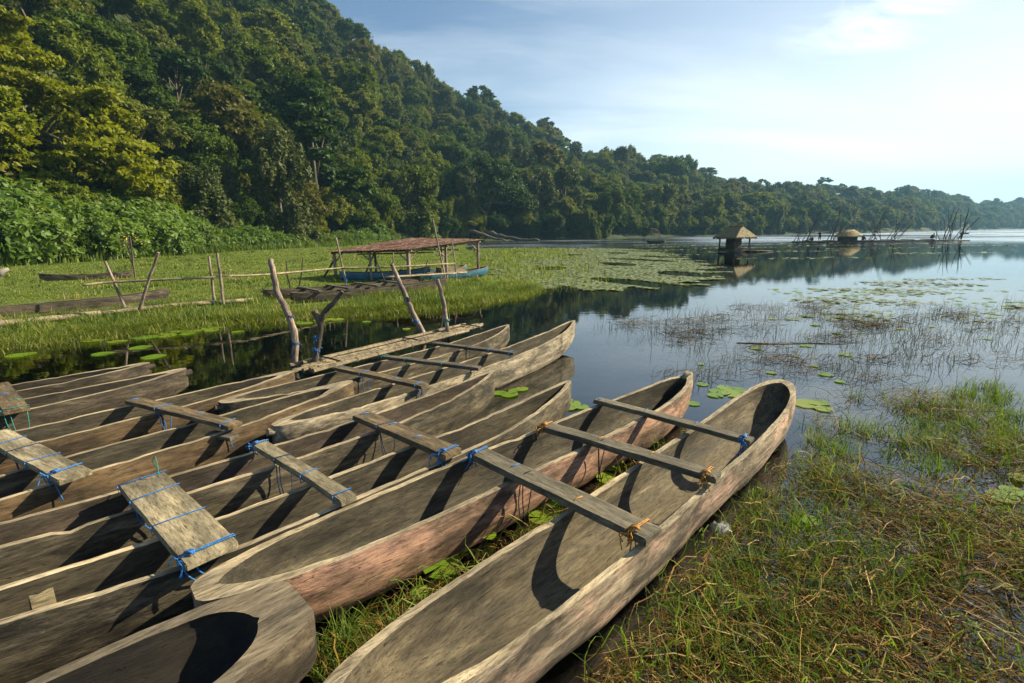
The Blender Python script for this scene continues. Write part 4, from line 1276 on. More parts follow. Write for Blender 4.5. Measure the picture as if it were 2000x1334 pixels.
stake('slender pole beside the sunlit corner of the shed', (-2.36, 21.1), (-2.50, 21.1, 1.78), .035, 'post')
stake('bent short stake in front of the shed', (-4.82, 18.7), (-5.10, 18.7, 1.16), .035, 'post_dark')
stake('straight stake in front of the shed', (-4.58, 18.75), (-4.47, 18.75, 1.44), .035, 'post')
stake('small leaning stick beside the moored canoe tip', (-3.52, 19.3), (-3.27, 19.3, 1.13), .025, 'post_dark')

rail = empty('bamboo_rail', (-8.3, 13.5, .95))
tag(rail, 'long pale bamboo rail carried by stakes across the meadow', 'rail')
RP = [(-11.2, 12.75, .92), (-10.72, 13.25, .95), (-8.55, 14.2, .97), (-7.6, 15.3, .93), (-6.2, 17.9, .93), (-4.5, 18.9, .90), (-2.4, 21.1, .88)]
RP = spline(RP, 4)
for a, b in ((0, 9), (8, 17), (16, len(RP) - 1)):
    mb = MB()
    mb.tube([p - Vector((-8.3, 13.5, .95)) + Vector((0, 0, .01 * (a % 3))) for p in RP[a:b + 1]], .036, .028, 7, wob=.06)
    mb.build('bamboo_pole', M['bamboo'], rail, True)


def log(label, P, r, mat='bamboo', name='bamboo_log'):
    P = [(p[0], p[1], gz(p[0], p[1]) + .02 + r * .6 + (p[2] if len(p) > 2 else 0)) for p in P]
    mb = MB()
    mb.tube(jitter(spline(P, 4), r * .15), r, r * .8, 8, wob=.06)
    return tag(mb.build(name, M[mat], None, True), label, 'log')


log('long pale log lying along the edge of the meadow', [(-13.6, 9.7), (-11.7, 10.95), (-11.4, 11.6), (-10.66, 12.5)], .10, 'bamboo')
log('second pale log continuing towards the moored canoes', [(-10.9, 12.35), (-10.2, 12.9), (-9.2, 13.7), (-8.0, 14.6)], .075, 'bamboo')
log('thin pale pole lying behind the log walkway', [(-10.9, 13.4), (-9.9, 13.8), (-8.8, 14.4), (-8.0, 15.0)], .055, 'bamboo')
log('dark weathered pole half sunk in the shore grass', [(-11.6, 12.3), (-10.9, 12.9), (-10.4, 13.3)], .06, 'post_dark')

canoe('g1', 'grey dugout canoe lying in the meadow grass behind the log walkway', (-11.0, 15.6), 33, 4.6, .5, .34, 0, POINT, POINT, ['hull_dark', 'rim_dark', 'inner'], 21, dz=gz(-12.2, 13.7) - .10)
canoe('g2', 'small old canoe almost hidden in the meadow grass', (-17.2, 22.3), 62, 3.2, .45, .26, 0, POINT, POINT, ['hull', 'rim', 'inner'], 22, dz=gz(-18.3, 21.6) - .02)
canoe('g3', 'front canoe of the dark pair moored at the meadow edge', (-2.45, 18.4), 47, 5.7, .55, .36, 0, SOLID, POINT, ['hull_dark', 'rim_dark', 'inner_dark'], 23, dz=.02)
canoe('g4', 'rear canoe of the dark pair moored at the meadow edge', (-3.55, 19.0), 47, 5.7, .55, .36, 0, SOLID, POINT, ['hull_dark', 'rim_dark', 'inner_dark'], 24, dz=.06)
d47 = Vector((math.sin(R(47)), math.cos(R(47)), 0))
n47 = Vector((-d47.y, d47.x, 0))
for s, lab in ((4.9, 'dark board farthest from the moored canoe tips'), (3.95, 'second dark board from the stern of the moored pair'), (2.95, 'middle dark board across the moored canoe pair'), (1.95, 'dark board next to the tips of the moored pair')):
    c = Vector((-2.45, 18.4, 0)) - d47 * s
    a, b = c - n47 * .32, c + n47 * 1.45
    board(lab, a.xy, b.xy, .15, .045, 'board_dark', [(.1, NV, .1, False), (.8, TE, 0, False)], top=.48)
bund = empty('bamboo_bundle', (-4.2, 18.2, .55))
tag(bund, 'few pale bamboo poles lying along the moored canoe pair', 'bamboo')
for k in range(4):
    mb = MB()
    a = Vector((-4.6, 17.9, .60)) + n47 * (.07 * k - .1)
    b = a + d47 * random.uniform(3.0, 3.9)
    bamboo(mb, a - Vector((-4.2, 18.2, .55)), b - Vector((-4.2, 18.2, .55)) + Vector((0, 0, -.05)), .035, False)
    mb.build('bamboo_pole', M['bamboo'], bund, True)

# shed with the rusty roof
shed = empty('boat_shed', (-4.6, 22.5, .3))
tag(shed, 'open wooden boat shed with a low rusty corrugated roof', 'shed')
SO = Vector((-4.6, 22.5, .3))
FL, FC, RT, BK = Vector((-7.95, 21.6, 1.43)), Vector((-4.1, 19.75, 1.55)), Vector((-1.35, 23.3, 1.84)), Vector((-5.15, 25.0, 1.93))


def roofpt(a, b):
    """a along the lit front edge FL-FC, b towards the rear RT/BK"""
    f = FL.lerp(FC, a)
    k = BK.lerp(RT, a)
    return f.lerp(k, b)


ns_ = 7
for row in range(2):
    for i in range(ns_):
        a0, a1 = i / ns_ - .012, (i + 1) / ns_ + .012
        b0, b1 = (-.03, .54) if row == 0 else (.49, 1.04)
        nu, nv = 16, 4
        V, F = [], []
        tilt = random.uniform(-.012, .012)
        for u_ in range(nu + 1):
            for v_ in range(nv + 1):
                a = a0 + (a1 - a0) * u_ / nu
                b = b0 + (b1 - b0) * v_ / nv
                p = roofpt(a, b) + Vector((0, 0, .012 * math.sin(u_ * math.pi / 2) + .018 * row + .012 * (i % 2) + tilt * u_ / nu - (.012 * (v_ / nv) if row else 0)))
                V.append(p - SO)
        for u_ in range(nu):
            for v_ in range(nv):
                k = u_ * (nv + 1) + v_
                F.append((k, k + nv + 1, k + nv + 2, k + 1))
        MB().add(V, F).build('roof_sheet', M['rust'], shed)


def timber(name, p, q, r, mat='post', par=shed, O=SO, n=6):
    mb = MB()
    mb.tube(jitter([Vector(p) - O, (Vector(p) + Vector(q)) / 2 - O, Vector(q) - O], .01), r, r * .92, n, wob=.05)
    return mb.build(name, M[mat], par, False)


for a, b, r in ((.02, .04, .075), (.5, .03, .06), (.965, .03, .075), (.97, .5, .06), (.97, .97, .07), (.03, .97, .07), (.5, .96, .06), (.04, .5, .06)):
    p = roofpt(a, b)
    timber('shed_post', (p.x, p.y, gz(p.x, p.y) - .1 if shore_d(np.array([p.x]), np.array([p.y]))[0] > -.5 else -.3), (p.x, p.y, p.z - .05), r)
dn = Vector((0, 0, -.075))
for a, b in (((0, .04), (1, .04)), ((0, .5), (1, .5)), ((0, .97), (1, .97)), ((.03, 0), (.03, 1)), ((.965, 0), (.965, 1)), ((.5, 0), (.5, 1))):
    timber('beam', roofpt(*a) + dn, roofpt(*b) + dn, .045)
for a, b, d2 in (((.965, .03), (.83, .03), .5), ((.965, .03), (.965, .16), .5), ((.965, .5), (.965, .34), .55), ((.965, .5), (.965, .66), .55), ((.965, .97), (.965, .85), .5), ((.02, .04), (.14, .04), .5), ((.5, .03), (.62, .03), .45), ((.5, .03), (.38, .03), .45)):
    timber('brace', roofpt(*a) + Vector((0, 0, -d2)), roofpt(*b) + dn, .032)
for z_, b in ((-.30, .28), (-.34, .62)):
    timber('tie_pole', roofpt(.05, b) + Vector((0, 0, z_)), roofpt(1.03, b) + Vector((0, 0, z_ + .05)), .032, 'bamboo')
for a, b, q in ((.02, .04, -.2), (.04, .5, .2)):
    p = roofpt(a, b)
    timber('prop', (p.x - .55, p.y - .1, gz(p.x, p.y)), p + Vector((0, 0, -.35)), .045, 'post_dark')

# blue painted boats by the shed
def painted_boat(label, tip, ang, L, dz, seed):
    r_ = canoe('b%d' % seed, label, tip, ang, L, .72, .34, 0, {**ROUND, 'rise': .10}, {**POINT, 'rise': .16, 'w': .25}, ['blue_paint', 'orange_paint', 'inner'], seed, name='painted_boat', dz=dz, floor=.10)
    r_['category'] = 'boat'
    for x in (-.9, .0, .8):
        MB().box((x, 0, .33), (.22, .60, .03)).build('thwart', M['board_pale'], r_)
    return r_


painted_boat('bright blue boat with orange rim sticking out of the shed into the sun', (-1.15, 23.7), 52, 4.3, .10, 31)
painted_boat('blue boat with orange rim in the shade under the shed roof', (-3.7, 22.3), 66, 3.9, .20, 32)
painted_boat('blue boat at the back of the shed behind the sunlit one', (-2.3, 24.9), 52, 3.6, .12, 33)
box = empty('wooden_crate', (-2.75, 22.35, .40), R(38))
tag(box, 'pale wooden board box standing on the bright blue boat', 'crate')
for sy in (-1, 1):
    MB().box((0, sy * .24, .13), (1.25, .03, .26)).build('side_board', M['board_pale'], box)
for sx in (-1, 1):
    MB().box((sx * .61, 0, .13), (.03, .45, .26)).build('end_board', M['board_pale'], box)
tag(MB().tube([(-23.6, 22.6, gz(-23.6, 22.6)), (-23.5, 22.7, gz(-23.6, 22.6) + .28), (-23.3, 22.8, gz(-23.6, 22.6) + .36)], .17, .06, 9, wob=.15).build('boulder', M['stone'], None, True), 'pale boulder in the grass at the left edge', 'rock')
tag(MB().tube(jitter(spline([(-11.5, 152, .4), (-8, 150, 2.6), (-3, 147, 1.4), (3, 143.5, .5), (8, 141.5, .2)], 4), .25), .9, .30, 8, wob=.1).build('fallen_trunk', M['bark'], None, True), 'dark fallen tree trunk lying in the water below the dome-shaped tree', 'trunk')
tag(MB().tube(jitter(spline([(-13.5, 149, 3.5), (-8, 146, 2.0), (-3, 143, .5), (-1, 142, .1)], 4), .2), .5, .18, 7, wob=.1).build('fallen_trunk', M['post'], None, True), 'pale slanting dead trunk above the dark fallen one', 'trunk')

# ------------------------------------------------------------------ out on the lake
# stilt hut
hut = empty('lake_hut', (23.1, 51.2, 0), R(26))
tag(hut, 'small thatched hut on posts standing in the lily pads', 'hut')
w, dp = 1.05, .95
for sx in (-1, 1):
    for sy in (-1, 1):
        MB().box((sx * w, sy * dp, .55), (.13, .13, 2.2), bev=.01).build('hut_post', M['post_dark'], hut)
roof = MB()
e, zr, ov = 1.45, 1.50, 1.50
ev = [(-1.55, -1.45, zr), (1.55, -1.45, zr), (1.55, 1.45, zr), (-1.55, 1.45, zr)]
rd = [(0, -.75, 2.62), (0, .75, 2.62)]
und = [(x, y, z - .10) for x, y, z in ev]
roof.add(ev + rd + und, [(0, 1, 4), (1, 2, 5, 4), (2, 3, 5), (3, 0, 4, 5), (0, 6, 7, 1), (1, 7, 8, 2), (2, 8, 9, 3), (3, 9, 6, 0), (9, 8, 7, 6)])
ro = roof.build('roof', M['thatch'], hut)
for k in range(26):          # ragged straw fringe under the eaves
    a = k / 26 * 4
    i = int(a)
    p, q = Vector(ev[i]), Vector(ev[(i + 1) % 4])
    c = p.lerp(q, a - i)
    MB().box((c.x * 1.01, c.y * 1.01, zr - .10), (.20, .20, random.uniform(.10, .2)), random.uniform(0, 1)).build('straw_fringe', M['thatch'], ro)
MB().tube([(0, -.9, 2.62), (0, .9, 2.62)], .09, .07, 7).build('ridge_cap', M['thatch'], ro)
MB().box((0, 0, .13), (2.3, 2.1, .12)).build('floor', M['board_dark'], hut)
MB().box((0, -.98, .26), (2.2, .05, .34)).build('low_wall', M['board_dark'], hut)
MB().box((0, .98, .26), (2.2, .05, .34)).build('low_wall', M['board_dark'], hut)
cb = MB().box((.30, .35, .80), (1.15, 1.0, 1.1)).build('cupboard', M['board_dark'], hut)
MB().box((.45, -.165, .95), (.34, .03, .5)).build('cupboard_hatch', M['board_grey'], cb)
MB().box((.2, .2, 1.42), (2.5, .10, .10)).build('tie_beam', M['board_dark'], hut)
fl = empty('driftwood_float', (25.2, 50.4, 0), R(8))
tag(fl, 'low dark log float with a stick beside the thatched hut', 'float')
for k in range(5):
    MB().tube([(-1.4 + .2 * (k % 2), .14 * k - .3, .06), (0, .14 * k - .28, .09), (1.5 - .2 * (k % 3), .14 * k - .26, .05)], .09, .06, 7, wob=.1).build('log', M['post_dark'], fl, True)
MB().tube([(-.9, 0, .1), (-.88, .02, .75)], .05, .04, 6).build('stick', M['post_dark'], fl)
# long fishing raft
fr_ = empty('fishing_raft', (62.5, 84.5, 0), 0)
tag(fr_, 'long low fishing raft of dark bamboo far out on the lake', 'raft')
for k in range(9):
    mb = MB()
    y0 = -1.2 + k * .30
    x0, x1 = -14.2 + random.uniform(-1, 1.5), 14.6 - random.uniform(-.5, 2.0)
    mb.tube([(x0, y0, .10), (-7, y0 + .05, .16), (0, y0, .20), (7, y0 - .05, .18), (x1, y0, .10)], .15, .11, 7, wob=.08)
    mb.build('bamboo_log', M['bamboo_far'], fr_, True)
for x in np.arange(-12, 13, 3.4):
    MB().tube([(x, -1.5, .34), (x + .2, 1.6, .34)], .07, .06, 6).build('cross_pole', M['bamboo_far'], fr_)


def pole_stand(label, x, poles, feet=.9):
    r_ = empty('pole_stand', (x, 84.3, .25))
    tag(r_, label, 'poles', None)
    for bx, tx, h in poles:
        mb = MB()
        by, ty = random.uniform(-.5, .5), random.uniform(-.6, .6)
        mb.tube(jitter(spline([(bx, by, 0), ((bx + tx) / 2, (by + ty) / 2, h / 2), (tx, ty, h)], 3), .05), .062, .025, 6)
        mb.build('bamboo_pole', M['bamboo_far'], r_)
    return r_


pole_stand('pair of thin sticks at the near end of the fishing raft', 48.4, [(-.5, .5, 2.0), (.5, -.05, 3.0), (0, 1.6, 3.4)])
pole_stand('leaning bamboo poles beside the thin sticks on the raft', 50.2, [(-.7, .4, 2.9), (.1, 1.9, 4.8), (-.3, 2.2, 5.2), (.6, .2, 2.4)])
pole_stand('tall fan of bamboo poles next to the standing fisherman', 55.2, [(-1.0, .8, 4.8), (-.7, .9, 6.2), (.6, .3, 6.0), (-.2, 3.0, 5.6), (.8, .2, 3.2), (-.3, 2.0, 2.6), (.9, 2.4, 2.6), (-1.4, -.6, 3.6)])
pole_stand('crossing bamboo poles beyond the thatched raft shelter', 61.9, [(.4, -3.8, 6.0), (-.9, 1.8, 6.4), (-.7, 2.1, 6.6), (1.1, .2, 4.8), (1.3, -.8, 3.4), (-.6, .8, 3.0), (.2, -.3, 3.3)])
pole_stand('bushy leaning sticks mid-way on the raft', 65.0, [(-.9, 1.0, 3.2), (-.6, 1.6, 4.2), (.2, .1, 4.4), (-.3, 2.4, 3.6), (.5, 3.4, 3.8), (0, 2.8, 2.8), (.4, 1.0, 3.0)])
pole_stand('upright bundle of bare branches near the far end of the raft', 74.0, [(.4, -.3, 5.0), (.1, .6, 4.6), (-.3, .1, 5.4), (.3, 1.2, 3.6), (-.1, -1.0, 3.4), (.2, .9, 5.2), (-1.6, -1.4, 2.2), (-1.2, -2.0, 2.0)])
pole_stand('spreading bundle of bare branches at the far tip of the raft', 76.5, [(-.9, 1.0, 3.4), (.2, .3, 5.0), (-.2, 1.5, 4.4), (-.5, 2.2, 3.6), (.2, -.8, 4.2), (.1, .7, 5.2), (-.4, 2.8, 3.9)])
sh_ = empty('thatched_shelter', (57.4, 84.4, .25))
tag(sh_, 'low shelter with a golden thatched roof on the fishing raft', 'shelter')
rf = MB()
ring = [(math.cos(a) * 2.35, math.sin(a) * 1.5, .78 + .05 * math.sin(a * 5)) for a in np.linspace(0, 2 * math.pi, 18, endpoint=False)]
r2 = [(math.cos(a) * 1.5, math.sin(a) * .95, 1.42) for a in np.linspace(0, 2 * math.pi, 18, endpoint=False)]
r3_ = [(math.cos(a) * .75, math.sin(a) * .35, 1.86) for a in np.linspace(0, 2 * math.pi, 18, endpoint=False)]
ring0 = [(x * .98, y * .98, z - .12) for x, y, z in ring]
F = []
for l_ in range(3):
    F += [(l_ * 18 + i, l_ * 18 + (i + 1) % 18, (l_ + 1) * 18 + (i + 1) % 18, (l_ + 1) * 18 + i) for i in range(18)]
F += [tuple(range(54, 72)), tuple(range(18))[::-1]]
rf.add(ring0 + ring + r2 + r3_, F).build('roof', M['thatch_gold'], sh_)
MB().box((-.15, 0, .42), (2.4, 1.5, .80)).build('wall', M['board_dark'], sh_)
for sx in (-1.9, 1.9):
    for sy in (-.9, .9):
        MB().box((sx, sy, .40), (.10, .10, .85)).build('shelter_post', M['post_dark'], sh_)

# fishing folk on the raft
def person(label, J, heading, loc, shirt, legs):
    """J: joints of a standing, sitting or crouching figure, metres, x to the side, y forwards"""
    root = empty('person', loc, heading)
    tag(root, label, 'person', None)
    order_ = ['pelvis', 'chest', 'neck', 'head', 'crown', 'kneeL', 'footL', 'toeL', 'kneeR', 'footR', 'toeR', 'elbowL', 'handL', 'elbowR', 'handR', 'hipL', 'hipR', 'shL', 'shR']
    edges = [('pelvis', 'chest'), ('chest', 'neck'), ('neck', 'head'), ('head', 'crown'), ('pelvis', 'hipL'), ('hipL', 'kneeL'), ('kneeL', 'footL'), ('footL', 'toeL'), ('pelvis', 'hipR'), ('hipR', 'kneeR'), ('kneeR', 'footR'), ('footR', 'toeR'),
             ('chest', 'shL'), ('shL', 'elbowL'), ('elbowL', 'handL'), ('chest', 'shR'), ('shR', 'elbowR'), ('elbowR', 'handR')]
    rad = dict(pelvis=.135, chest=.15, neck=.055, head=.095, crown=.075, kneeL=.062, footL=.045, toeL=.035, kneeR=.062, footR=.045, toeR=.035, elbowL=.042, handL=.036, elbowR=.042, handR=.036, hipL=.09, hipR=.09, shL=.065, shR=.065)
    p, c = Vector(J['pelvis']), Vector(J['chest'])
    J = dict(J)
    J['hipL'], J['hipR'] = p + Vector((-.10, 0, -.04)), p + Vector((.10, 0, -.04))
    J['shL'], J['shR'] = c + Vector((-.18, 0, .08)), c + Vector((.18, 0, .08))
    me = bpy.data.meshes.new('body')
    me.from_pydata([tuple(J[k]) for k in order_], [(order_.index(a), order_.index(b)) for a, b in edges], [])
    o = inst('body', me, root)
    o.modifiers.new('skin', 'SKIN')
    for i, k in enumerate(order_):
        me.skin_vertices[0].data[i].radius = (rad[k],) * 2
        me.skin_vertices[0].data[i].use_root = k == 'pelvis'
    o.modifiers.new('sub', 'SUBSURF').levels = 1
    o.modifiers['sub'].render_levels = 1
    me.materials.append(M['skin'])
    mb = MB().tube([p + Vector((0, 0, -.06)), p.lerp(c, .5), c + Vector((0, 0, .10))], .175, .20, 10)
    for s in ('L', 'R'):
        mb.tube([J['sh' + s], Vector(J['sh' + s]).lerp(Vector(J['elbow' + s]), .75)], .085, .062, 8)
    mb.build('shirt', M[shirt], root, True)
    mb = MB()
    for s in ('L', 'R'):
        mb.tube([p + Vector((0, 0, .03)), J['hip' + s], Vector(J['hip' + s]).lerp(Vector(J['knee' + s]), .95)], .12, .082, 8)
        mb.tube([J['knee' + s], Vector(J['knee' + s]).lerp(Vector(J['foot' + s]), .7)], .080, .062, 8)
    mb.build('trousers', M[legs], root, True)
    h, cr_ = Vector(J['head']), Vector(J['crown'])
    MB().tube([h + Vector((0, -.02, .02)), cr_ + Vector((0, -.01, .03)), cr_ + Vector((0, 0, .075))], .108, .05, 9).build('hair', M['hair'], root, True)
    return root


STAND = dict(pelvis=(0, 0, .88), chest=(0, .10, 1.22), neck=(0, .15, 1.40), head=(0, .19, 1.50), crown=(0, .21, 1.61), kneeL=(-.12, .05, .47), footL=(-.14, 0, .06), toeL=(-.15, .14, .03), kneeR=(.14, .02, .47), footR=(.16, -.04, .06), toeR=(.18, .10, .03), elbowL=(-.27, .22, 1.08), handL=(-.22, .42, 1.0), elbowR=(.27, .20, 1.06), handR=(.20, .42, .98))
SIT = dict(pelvis=(0, 0, .12), chest=(0, .08, .46), neck=(0, .12, .64), head=(0, .16, .75), crown=(0, .18, .86), kneeL=(-.16, .40, .38), footL=(-.15, .66, .06), toeL=(-.16, .80, .03), kneeR=(.16, .42, .36), footR=(.15, .70, .06), toeR=(.16, .84, .03), elbowL=(-.26, .24, .38), handL=(-.16, .42, .42), elbowR=(.26, .24, .38), handR=(.16, .44, .42))
CROUCH = dict(pelvis=(0, 0, .30), chest=(0, .22, .60), neck=(0, .32, .76), head=(0, .40, .85), crown=(0, .45, .95), kneeL=(-.18, .38, .48), footL=(-.14, .10, .06), toeL=(-.15, .24, .03), kneeR=(.18, .38, .48), footR=(.14, .10, .06), toeR=(.15, .24, .03), elbowL=(-.24, .46, .46), handL=(-.10, .66, .36), elbowR=(.24, .46, .46), handR=(.10, .68, .34))
person('standing person in dark clothes bending slightly on the fishing raft', STAND, R(115), (52.4, 84.2, .34), 'cloth_dark', 'cloth_dark')
person('seated person in dull red on the raft beside the standing one', SIT, R(70), (51.1, 84.0, .34), 'cloth_red', 'cloth_dark')
person('person sitting in the shade beside the thatched shelter', SIT, R(-60), (59.6, 84.0, .34), 'cloth_dark', 'cloth_dark')
person('person crouching alone towards the far end of the raft', CROUCH, R(-95), (71.3, 84.2, .34), 'cloth_dark', 'cloth_dark')
# small boat with a domed lift net
canoe('s1', 'small dark boat moored far out near the wooded shore', (30.2, 97.2), 88, 3.6, .9, .45, 0, ROUND, POINT, H1, 41, floor=.2, dz=-.02)
net = empty('lift_net', (27.6, 96.9, 0))
tag(net, 'round brown domed fishing net on the small far boat', 'net')
for k in range(10):
    a = k * math.pi / 10
    P = [(1.55 * math.cos(a) * math.cos(u_), .6 * math.sin(a) * math.cos(u_), 1.35 + 1.45 * math.sin(u_)) for u_ in np.linspace(0.0, math.pi, 9)]
    MB().tube(P, .022, n=4).build('net_rib', M['net'], net)
for z_ in (0, .4, .8, 1.15):
    P = [(1.55 * math.cos(z_) * math.cos(a), .6 * math.cos(z_) * math.sin(a), 1.35 + 1.45 * math.sin(z_)) for a in np.linspace(0, 2 * math.pi, 15)]
    MB().tube(P, .022, n=4).build('net_hoop', M['net'], net)
for x in (-1.3, 1.3):
    MB().tube([(x, 0, .2), (x * 1.1, 0, 1.4)], .05, .04, 5).build('net_leg', M['net'], net)
canoe('s2', 'tiny canoe far out near the opposite shore', (171.6, 186), 80, 4.5, .9, .5, 0, POINT, POINT, H1, 42, NS=20, MSEC=5)
tag(MB().tube(spline([(4.31, 9.10, .0), (4.9, 9.0, .015), (5.6, 9.0, .01), (6.35, 8.86, .0)], 4), .013, .007, 6).build('floating_pole', M['post'], None, True), 'thin dark pole floating among the reeds', 'pole')

# ------------------------------------------------------------------ grass, reeds and lily pads
def ribbons(P, w, side):
    """P: (n,k,3) centre lines, w: (n,k) half widths, side: (n,3)"""
    n, k, _ = P.shape
    off = side[:, None, :] * w[:, :, None]
    V = np.stack([P - off, P + off], 2).reshape(-1, 3)
    b = np.arange(n)[:, None] * (2 * k) + np.arange(k - 1)[None, :] * 2
    F = np.stack([b, b + 1, b + 3, b + 2], -1).reshape(-1, 4)
    return V, F


def blades(base, h, lean, az, w, k=4, droop=1.0):
    """standing blades that bow over: base (n,3), h, lean (horizontal reach), az (n)"""
    n = len(base)
    s = np.linspace(0, 1, k)[None, :]
    d = np.stack([np.cos(az), np.sin(az), np.zeros(n)], 1)
    fwd = lean[:, None] * s ** 1.8
    up_ = h[:, None] * (s - droop * .28 * (lean / (h + 1e-6)).clip(0, 1.6)[:, None] * s ** 2.5)
    P = base[:, None, :] + d[:, None, :] * fwd[..., None]
    P[..., 2] += up_
    side = np.stack([-np.sin(az + .5), np.cos(az + .5), np.zeros(n)], 1)
    ww = w[:, None] * (1 - s ** 2.2 * .92) * np.ones((n, 1))
    return ribbons(P, ww, side)


def stuff(name, V, F, rnd, per, mat, label, cat):
    me = npmesh(name, V, F, False, {'rnd': np.repeat(rnd, per)})
    me.materials.append(M[mat])
    o = link(bpy.data.objects.new(name, me))
    return tag(o, label, cat, None, 'stuff')


def in_canoe(x, y, pad=.0):
    """True where a canoe hull lies"""
    hit = np.zeros(x.shape, bool)
    for key, (o, L, W, Z) in CANOE.items():
        a = o.rotation_euler[2]
        dx_, dy_ = x - o.location.x, y - o.location.y
        lx, ly = dx_ * math.cos(a) + dy_ * math.sin(a), -dx_ * math.sin(a) + dy_ * math.cos(a)
        hit |= (np.abs(lx) < L / 2 + .05 + pad) & (np.abs(ly + (.08 if False else 0)) < W / 2 + .10 + pad)
    return hit


# meadow grass: blades spread so that they thin out and coarsen with distance
n = 230000
r = np.exp(rng.uniform(math.log(9.5), math.log(120), n))
az = np.radians(rng.uniform(-49, 6, n))
x, y = r * np.sin(az), r * np.cos(az)
d = shore_d(x, y)
keep = (d > -.3 + .7 * np.sin(x * 1.7 + y) * np.sin(y * 1.9) + .4 * np.sin(x * 4.3)) & (r < rb_of(np.degrees(az)) + 1) & ~in_canoe(x, y, -.05)
x, y, r, d = x[keep], y[keep], r[keep], d[keep]
tuft = .5 + .5 * np.sin(x * 1.3 + 2 * np.sin(y * .6)) * np.sin(y * 1.1 + 1.4 * np.sin(x * .8))
n = len(x)
h = (.025 + .04 * tuft + .04 * rng.random(n)) * np.where(d < 1.6, 1.3, 1.0) * (1 + r * .006)
base = np.stack([x, y, ground_z(x, y) - .02], 1)
V, F = blades(base, h, h * rng.uniform(.2, .9, n), rng.uniform(0, 6.28, n), .0016 + .0005 * r * rng.uniform(.6, 1.3, n), 3)
stuff('meadow_grass', V, F, np.clip(rng.normal(.42, .2, n) + .15 * tuft - .1, 0, 1), 6, 'grass', 'short bright green grass of the lakeside meadow', 'grass')
# tall grass and weeds at the back of the meadow
n = 16000
az = rng.uniform(-47, -8, n)
r = rb_of(az) - rng.uniform(2, 13, n) * np.where(az < -30, 1.1, .9)
x, y = r * np.sin(np.radians(az)), r * np.cos(np.radians(az))
h = rng.uniform(.5, 1.5, n) * (.6 + .4 * np.sin(az * 2.1) ** 2)
V, F = blades(np.stack([x, y, ground_z(x, y)], 1), h, h * rng.uniform(.1, .6, n), rng.uniform(0, 6.28, n), rng.uniform(.03, .07, n), 3)
stuff('tall_weeds', V, F, np.clip(rng.normal(.25, .18, n), 0, 1), 6, 'grass', 'tall weeds and grasses along the foot of the shrubs', 'weeds')
# straw-coloured and green shore fringe
n = 26000
k = rng.integers(2, 11, n)
u_ = rng.random(n)
q = SHORE[k] * (1 - u_[:, None]) + SHORE[k + 1] * u_[:, None]
q = q + rng.normal(size=(n, 2)) * .35 + np.array([.0, -.05])
x, y = q[:, 0], q[:, 1]
h = rng.uniform(.08, .30, n)
V, F = blades(np.stack([x, y, np.maximum(ground_z(x, y), -.05)], 1), h, h * rng.uniform(.3, 1.6, n), rng.uniform(0, 6.28, n), rng.uniform(.004, .011, n), 4)
stuff('shore_grass', V, F, np.clip(rng.normal(.6, .3, n), 0, 1), 8, 'grass', 'ragged straw and green grass along the water edge', 'grass')


# coarse clumps scattered over the meadow
rr2_ = np.exp(rng.uniform(math.log(12), math.log(70), 1500))
aa_ = np.radians(rng.uniform(-48, 2, 1500))
q = np.stack([rr2_ * np.sin(aa_), rr2_ * np.cos(aa_)], 1)
q = q[(shore_d(q[:, 0], q[:, 1]) > .5) & (rng.random(1500) < .25 + .75 * (np.sin(q[:, 0] * .45 + 1) * np.sin(q[:, 1] * .37) > .1)) & (rr2_ < rb_of(np.degrees(aa_)) - 6)]
q = q[~in_canoe(q[:, 0], q[:, 1], .05)]
per = rng.integers(10, 26, len(q))
x = np.repeat(q[:, 0], per) + rng.normal(size=per.sum()) * .16
y = np.repeat(q[:, 1], per) + rng.normal(size=per.sum()) * .16
n = len(x)
rd_ = np.hypot(x, y)
h = rng.uniform(.08, .26, n) * np.repeat(rng.uniform(.6, 1.4, len(q)), per)
V, F = blades(np.stack([x, y, ground_z(x, y) - .02], 1), h, h * rng.uniform(.2, 1.1, n), rng.uniform(0, 6.28, n), .003 + .0005 * rd_, 3)
stuff('meadow_clumps', V, F, np.clip(np.repeat(rng.choice([-.1, .05, .15, .6, 1.1], len(q)), per) + rng.normal(size=n) * .12, 0, 1), 6, 'grass', 'coarse darker and straw-coloured clumps scattered over the meadow', 'grass')
# taller sedge clumps along the water edge and round the logs
k = rng.integers(2, 10, 900)
u_ = rng.random(900)
q = SHORE[k] * (1 - u_[:, None]) + SHORE[k + 1] * u_[:, None]
tn = SHORE[k + 1] - SHORE[k]
tn = np.stack([-tn[:, 1], tn[:, 0]], 1) / np.linalg.norm(tn, axis=1, keepdims=True)
q = q + tn * (rng.random(900) ** 1.6 * 3.4 - .25)[:, None]
q = q[~in_canoe(q[:, 0], q[:, 1], .02)]
per = rng.integers(12, 30, len(q))
x = np.repeat(q[:, 0], per) + rng.normal(size=per.sum()) * .10
y = np.repeat(q[:, 1], per) + rng.normal(size=per.sum()) * .10
n = len(x)
h = rng.uniform(.12, .36, n) * np.repeat(rng.uniform(.6, 1.2, len(q)), per)
V, F = blades(np.stack([x, y, np.maximum(ground_z(x, y), -.05)], 1), h, h * rng.uniform(.2, 1.3, n), rng.uniform(0, 6.28, n), rng.uniform(.004, .009, n), 4)
stuff('shore_sedge', V, F, np.clip(np.repeat(rng.choice([.08, .2, .3, .3, .95], len(q)), per) + rng.normal(size=n) * .12, 0, 1), 8, 'grass', 'darker sedge clumps along the ragged water edge', 'sedge')


